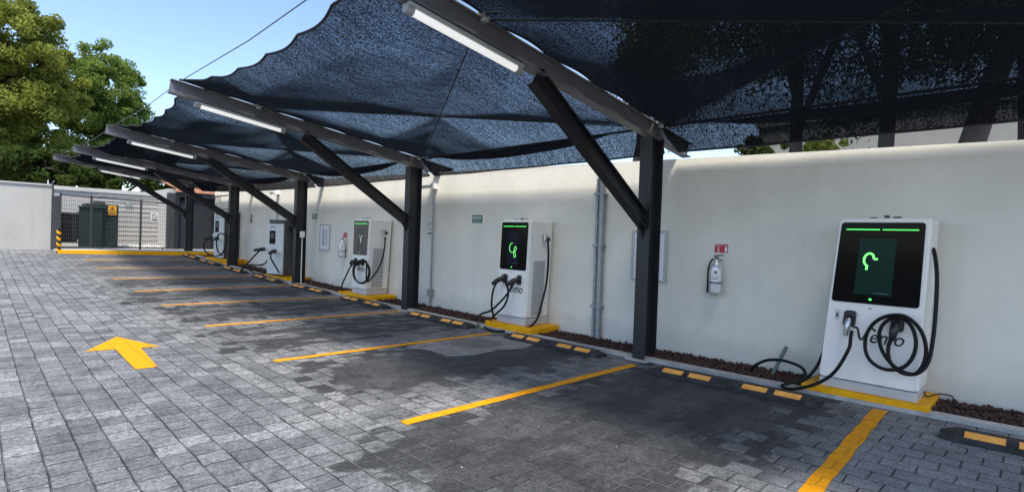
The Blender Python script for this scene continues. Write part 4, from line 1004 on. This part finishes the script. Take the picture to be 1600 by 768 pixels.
mb = MB(); mb.box((7.2, 25.62, .48), (7.27, 25.9, 2.2)); mb.build('guide_rail', M_steel, ub)
mb = MB(); mb.box((5.66, 25.75, .48), (5.95, 25.9, 2.8)); mb.build('side_panel', M_sheet, ub); mb = MB(); mb.box((6.06, 25.6, 2.66), (7.6, 25.9, 2.86)); mb.build('shutter_box', M_steel, ub)
t = thing('wall_pipes', 'white pipes with side branches at the far end of the white wall', 'pipes', (6.5, 22.2, .4))
MB().tube([(6.47, 22.3, .6), (6.47, 22.3, 2.85)], .03, 8).build('pipe', M_white, t); MB().tube([(6.47, 21.9, .6), (6.47, 21.9, 2.85)], .03, 8).build('pipe', M_white, t)
for z in (2.1, 2.6): MB().tube([(6.45, 22.5, z), (6.45, 20.9, z)], .025, 8).build('branch', M_galv, t)

# ------------------------------------------------------------------ trees and houses beyond
def tree(name, label, base, top, tr_, crown, radii, nclump, per, leaf, m, seed, group=None, limbs=7, asp=.5, shell=.55, clump=.26, hang=0):
    R = np.random.default_rng(seed); base, top, crown = Vector(base), Vector(top), Vector(crown)
    t = thing(name, label, 'tree', base, 0, group)
    mb = MB(); mid = base.lerp(top, .5)+Vector((R.uniform(-.1, .1), R.uniform(-.1, .1), 0))
    tp = smooth_path([base-Vector((0, 0, .4)), mid, top], 5); mb.tube(tp, [tr_*(1-.45*i/(len(tp)-1)) for i in range(len(tp))], 10)
    for k in range(limbs):
        a = 2*PI*k/limbs+R.uniform(-.4, .4); e = crown+Vector((radii[0]*.7*math.cos(a), radii[1]*.7*math.sin(a), radii[2]*R.uniform(-.35, .6)))
        s = tp[int(len(tp)*R.uniform(.6, .95))]; q = s.lerp(e, .5)+Vector((0, 0, .12*radii[2]))
        pp = smooth_path([s, q, e], 5); mb.tube(pp, [tr_*.42*(1-.8*i/(len(pp)-1)) for i in range(len(pp))], 7)
        for j in range(2):
            s2 = pp[int(len(pp)*.55)]; e2 = s2+Vector(R.uniform(-1, 1, 3)*np.array(radii)*.4)
            mb.tube([s2, s2.lerp(e2, .5)+Vector((0, 0, .05*radii[2])), e2], [tr_*.16, tr_*.1, tr_*.03], 5)
    mb.build('trunk', M_bark, t)
    # crown
    d = R.normal(size=(nclump, 3)); d /= np.linalg.norm(d, axis=1)[:, None]
    rad = (shell+(1-shell)*R.random(nclump)) ; rad[R.random(nclump) < .18] *= .55
    ctr = d*rad[:, None]*np.array(radii)*(1+.16*np.sin(d[:, :1]*5+seed)*np.cos(d[:, 1:2]*6+d[:, 2:]*4))
    cs = clump*np.mean(radii)*R.uniform(.55, 1.35, nclump)
    n = nclump*per
    ci = np.repeat(np.arange(nclump), per)
    off = R.normal(size=(n, 3)); off /= np.linalg.norm(off, axis=1)[:, None]+1e-9; off *= (R.random((n, 1))**.45)
    P = ctr[ci]+off*cs[ci][:, None]*np.array([1, 1, .75]); P[:, 2] -= hang*(R.random(n)**2)*cs[ci]
    P += np.array(crown)
    ax = R.normal(size=(n, 3)); ax[:, 2] -= hang*1.2; ax /= np.linalg.norm(ax, axis=1)[:, None]
    bx = np.cross(ax, R.normal(size=(n, 3))); bx /= np.linalg.norm(bx, axis=1)[:, None]
    s = leaf*R.uniform(.6, 1.35, (n, 1))
    V = np.stack([P-ax*s, P+bx*s*asp, P+ax*s, P-bx*s*asp], 1).reshape(-1, 3) - np.array(base)
    me = bpy.data.meshes.new('crown'); me.vertices.add(4*n); me.vertices.foreach_set('co', V.ravel())
    me.loops.add(4*n); me.loops.foreach_set('vertex_index', np.arange(4*n)); me.polygons.add(n); me.polygons.foreach_set('loop_start', np.arange(n)*4); me.polygons.foreach_set('loop_total', np.full(n, 4)); me.update(); me.validate()
    me.materials.append(m); o = bpy.data.objects.new('crown', me); COL.objects.link(o); o.parent = t
    return t
def tree_px(name, label, pc, rx, rz, Y, base_px, tr_, **k):
    C_ = onY(*pc, Y); s = depth(C_)/F; B = onY(*base_px, Y); B.z = max(.2, min(B.z, .5))
    T = Vector((C_.x, C_.y, C_.z-rz*s*.1))
    return tree(name, label, B, T, tr_, C_, (rx*s, rx*s*.9, rz*s), **k)
tree_px('tall_tree', 'tall yellow green tree at the left edge of the photo', (6, 128), 90, 155, 36, (10, 380), .35, nclump=380, per=260, leaf=.085, m=M_leafA, seed=3, clump=.15, shell=.62)
tree_px('bushy_tree', 'round mid green tree right of the tall tree, against the sky', (160, 172), 64, 98, 40, (165, 380), .28, nclump=250, per=230, leaf=.085, m=M_leafB, seed=5, clump=.17, shell=.6)
tree_px('shaded_tree', 'shaded green tree behind the back wall under the farthest net', (190, 262), 82, 46, 33, (165, 380), .2, nclump=60, per=150, leaf=.13, m=M_leafC, seed=9, clump=.26, shell=.3)  # shade on this tree is put into its dark leaf colour
tree_px('shaded_tree', 'shaded low tree behind the off-white wall at the left edge', (70, 262), 80, 40, 34, (70, 380), .2, nclump=55, per=140, leaf=.13, m=M_leafC, seed=12, clump=.26, shell=.3)
tree_px('shrub_tree', 'leafy tree above the back wall beside the terracotta roof', (265, 285), 42, 20, 34, (265, 380), .12, nclump=34, per=120, leaf=.11, m=M_leafB, seed=15, clump=.3, shell=.3)
def right_tree(label, pxb, X, tr_, cz, radii, lean=(0, 0), m=M_leafC, seed=1, nclump=60, per=330, leaf=.05, hang=.6, cy=0):
    B = onX(*pxb, X); y = B.y; base = Vector((X, y, .2)); top = Vector((X+lean[0], y+lean[1], cz-.3*radii[2]))
    return tree('shade_tree', label, base, top, tr_, (X+lean[0], y+lean[1]+cy, cz), radii, nclump, per, leaf, m, seed, 'trees behind the long white wall', limbs=6, asp=.32, shell=.25, clump=.3, hang=hang)
right_tree('tree with straight brown trunk behind the white wall, right of the nearest post', (1246, 228), 9.2, .13, 6.0, (2.3, 2.1, 2.7), (.2, .1), seed=21, nclump=110)
right_tree('tree with pale brown trunk behind the white wall, between two darker trunks', (1364, 222), 9.0, .125, 6.4, (2.2, 2.0, 2.8), (0, -.2), seed=22, nclump=110)
right_tree('tree with thick leaning dark trunk behind the white wall near the right edge', (1425, 215), 8.6, .18, 6.2, (2.3, 2.0, 2.9), (.4, -1.2), seed=23, nclump=110)
right_tree('slim tree behind the white wall seen through the nearest net', (962, 240), 11.5, .12, 6.6, (1.9, 1.5, 2.6), (.1, -1.0), seed=24, nclump=60)
right_tree('slim tree behind the white wall beyond the grey pipe', (985, 240), 13.0, .12, 6.6, (1.6, 1.3, 2.2), (.1, -.9), seed=25, nclump=40)
right_tree('tree behind the white wall right of the nearest charging cabinet', (1620, 215), 9.5, .18, 6.4, (2.6, 2.4, 2.9), (.2, .2), seed=26, nclump=110)
# low shoots over the wall
tree('shrub', 'light green leafy shoots showing over the white wall right of the post', onX(1275, 235, 8.4), onX(1275, 232, 8.4), .02, onX(1283, 226, 8.4), (.35, .3, .16), 14, 60, .05, M_leafA, 31, limbs=4, shell=.2)
tree('shrub', 'thin leafy twigs showing against sky over the white wall', onX(1190, 240, 8.0), onX(1180, 236, 8.0), .02, onX(1180, 232, 8.0), (.5, .45, .12), 14, 40, .05, M_leafC, 32, limbs=4, shell=.2)
# neighbouring houses
h = thing('neighbour_house', 'pale grey house wall seen over the white wall at the right edge', 'house', (15, 0, 0))
MB().box((14.5, -10, 0), (15.5, 5.5, 4.6)).build('wall', M_house, h); MB().box((14.42, -10, 4.5), (15.5, 5.55, 4.75)).build('parapet', M_house, h)
h = thing('orange_house', 'orange house just visible above the white wall beside the nearest post', 'house', (19, 13.5, 0))
MB().box((18.5, 11.6, 0), (20.5, 14.3, 3.75)).build('wall', M_orange, h); MB().box((18.4, 11.5, 3.75), (20.6, 14.4, 3.85)).build('roof_slab', M_roof, h)

# ------------------------------------------------------------------ camera, light, sky
cam = bpy.data.cameras.new('camera'); co = bpy.data.objects.new('camera', cam); COL.objects.link(co)
cam.sensor_width = 36; cam.lens = F/1600*36; cam.clip_start = .05; cam.clip_end = 2000
Mx = Matrix(((RV[0], UV[0], -FW[0], 0), (RV[1], UV[1], -FW[1], 0), (RV[2], UV[2], -FW[2], H), (0, 0, 0, 1)))
co.matrix_world = Mx; SC.camera = co
SUN_EL, SUN_AZ = math.radians(61), math.radians(226)     # azimuth: clockwise from +Y (behind the camera, to its left)
dvec = Vector((math.sin(SUN_AZ)*math.cos(SUN_EL), math.cos(SUN_AZ)*math.cos(SUN_EL), math.sin(SUN_EL)))
sl = bpy.data.lights.new('sun', 'SUN'); sl.energy = 3.0; sl.angle = math.radians(12); sl.color = (1, .95, .87)
so = bpy.data.objects.new('sun', sl); COL.objects.link(so); so.rotation_euler = dvec.to_track_quat('Z', 'Y').to_euler()
W = bpy.data.worlds.new('World'); SC.world = W; W.use_nodes = True; nt = W.node_tree
sky = nt.nodes.new('ShaderNodeTexSky'); sky.sky_type = 'NISHITA'; sky.sun_disc = False; sky.sun_elevation = SUN_EL; sky.sun_rotation = SUN_AZ
sky.air_density = 1.0; sky.dust_density = 3.5; sky.ozone_density = .6; sky.altitude = 2200
nt.links.new(sky.outputs[0], nt.nodes['Background'].inputs[0]); nt.nodes['Background'].inputs[1].default_value = .15
SC.view_settings.view_transform = 'Standard'; SC.view_settings.look = 'None'; SC.view_settings.gamma = 1; SC.view_settings.use_curve_mapping = False
SC.view_settings.exposure = 1.15
SC.render.engine = 'CYCLES'; SC.cycles.use_denoising = True; SC.cycles.max_bounces = 8; SC.cycles.transparent_max_bounces = 12; SC.cycles.caustics_reflective = False; SC.cycles.caustics_refractive = False
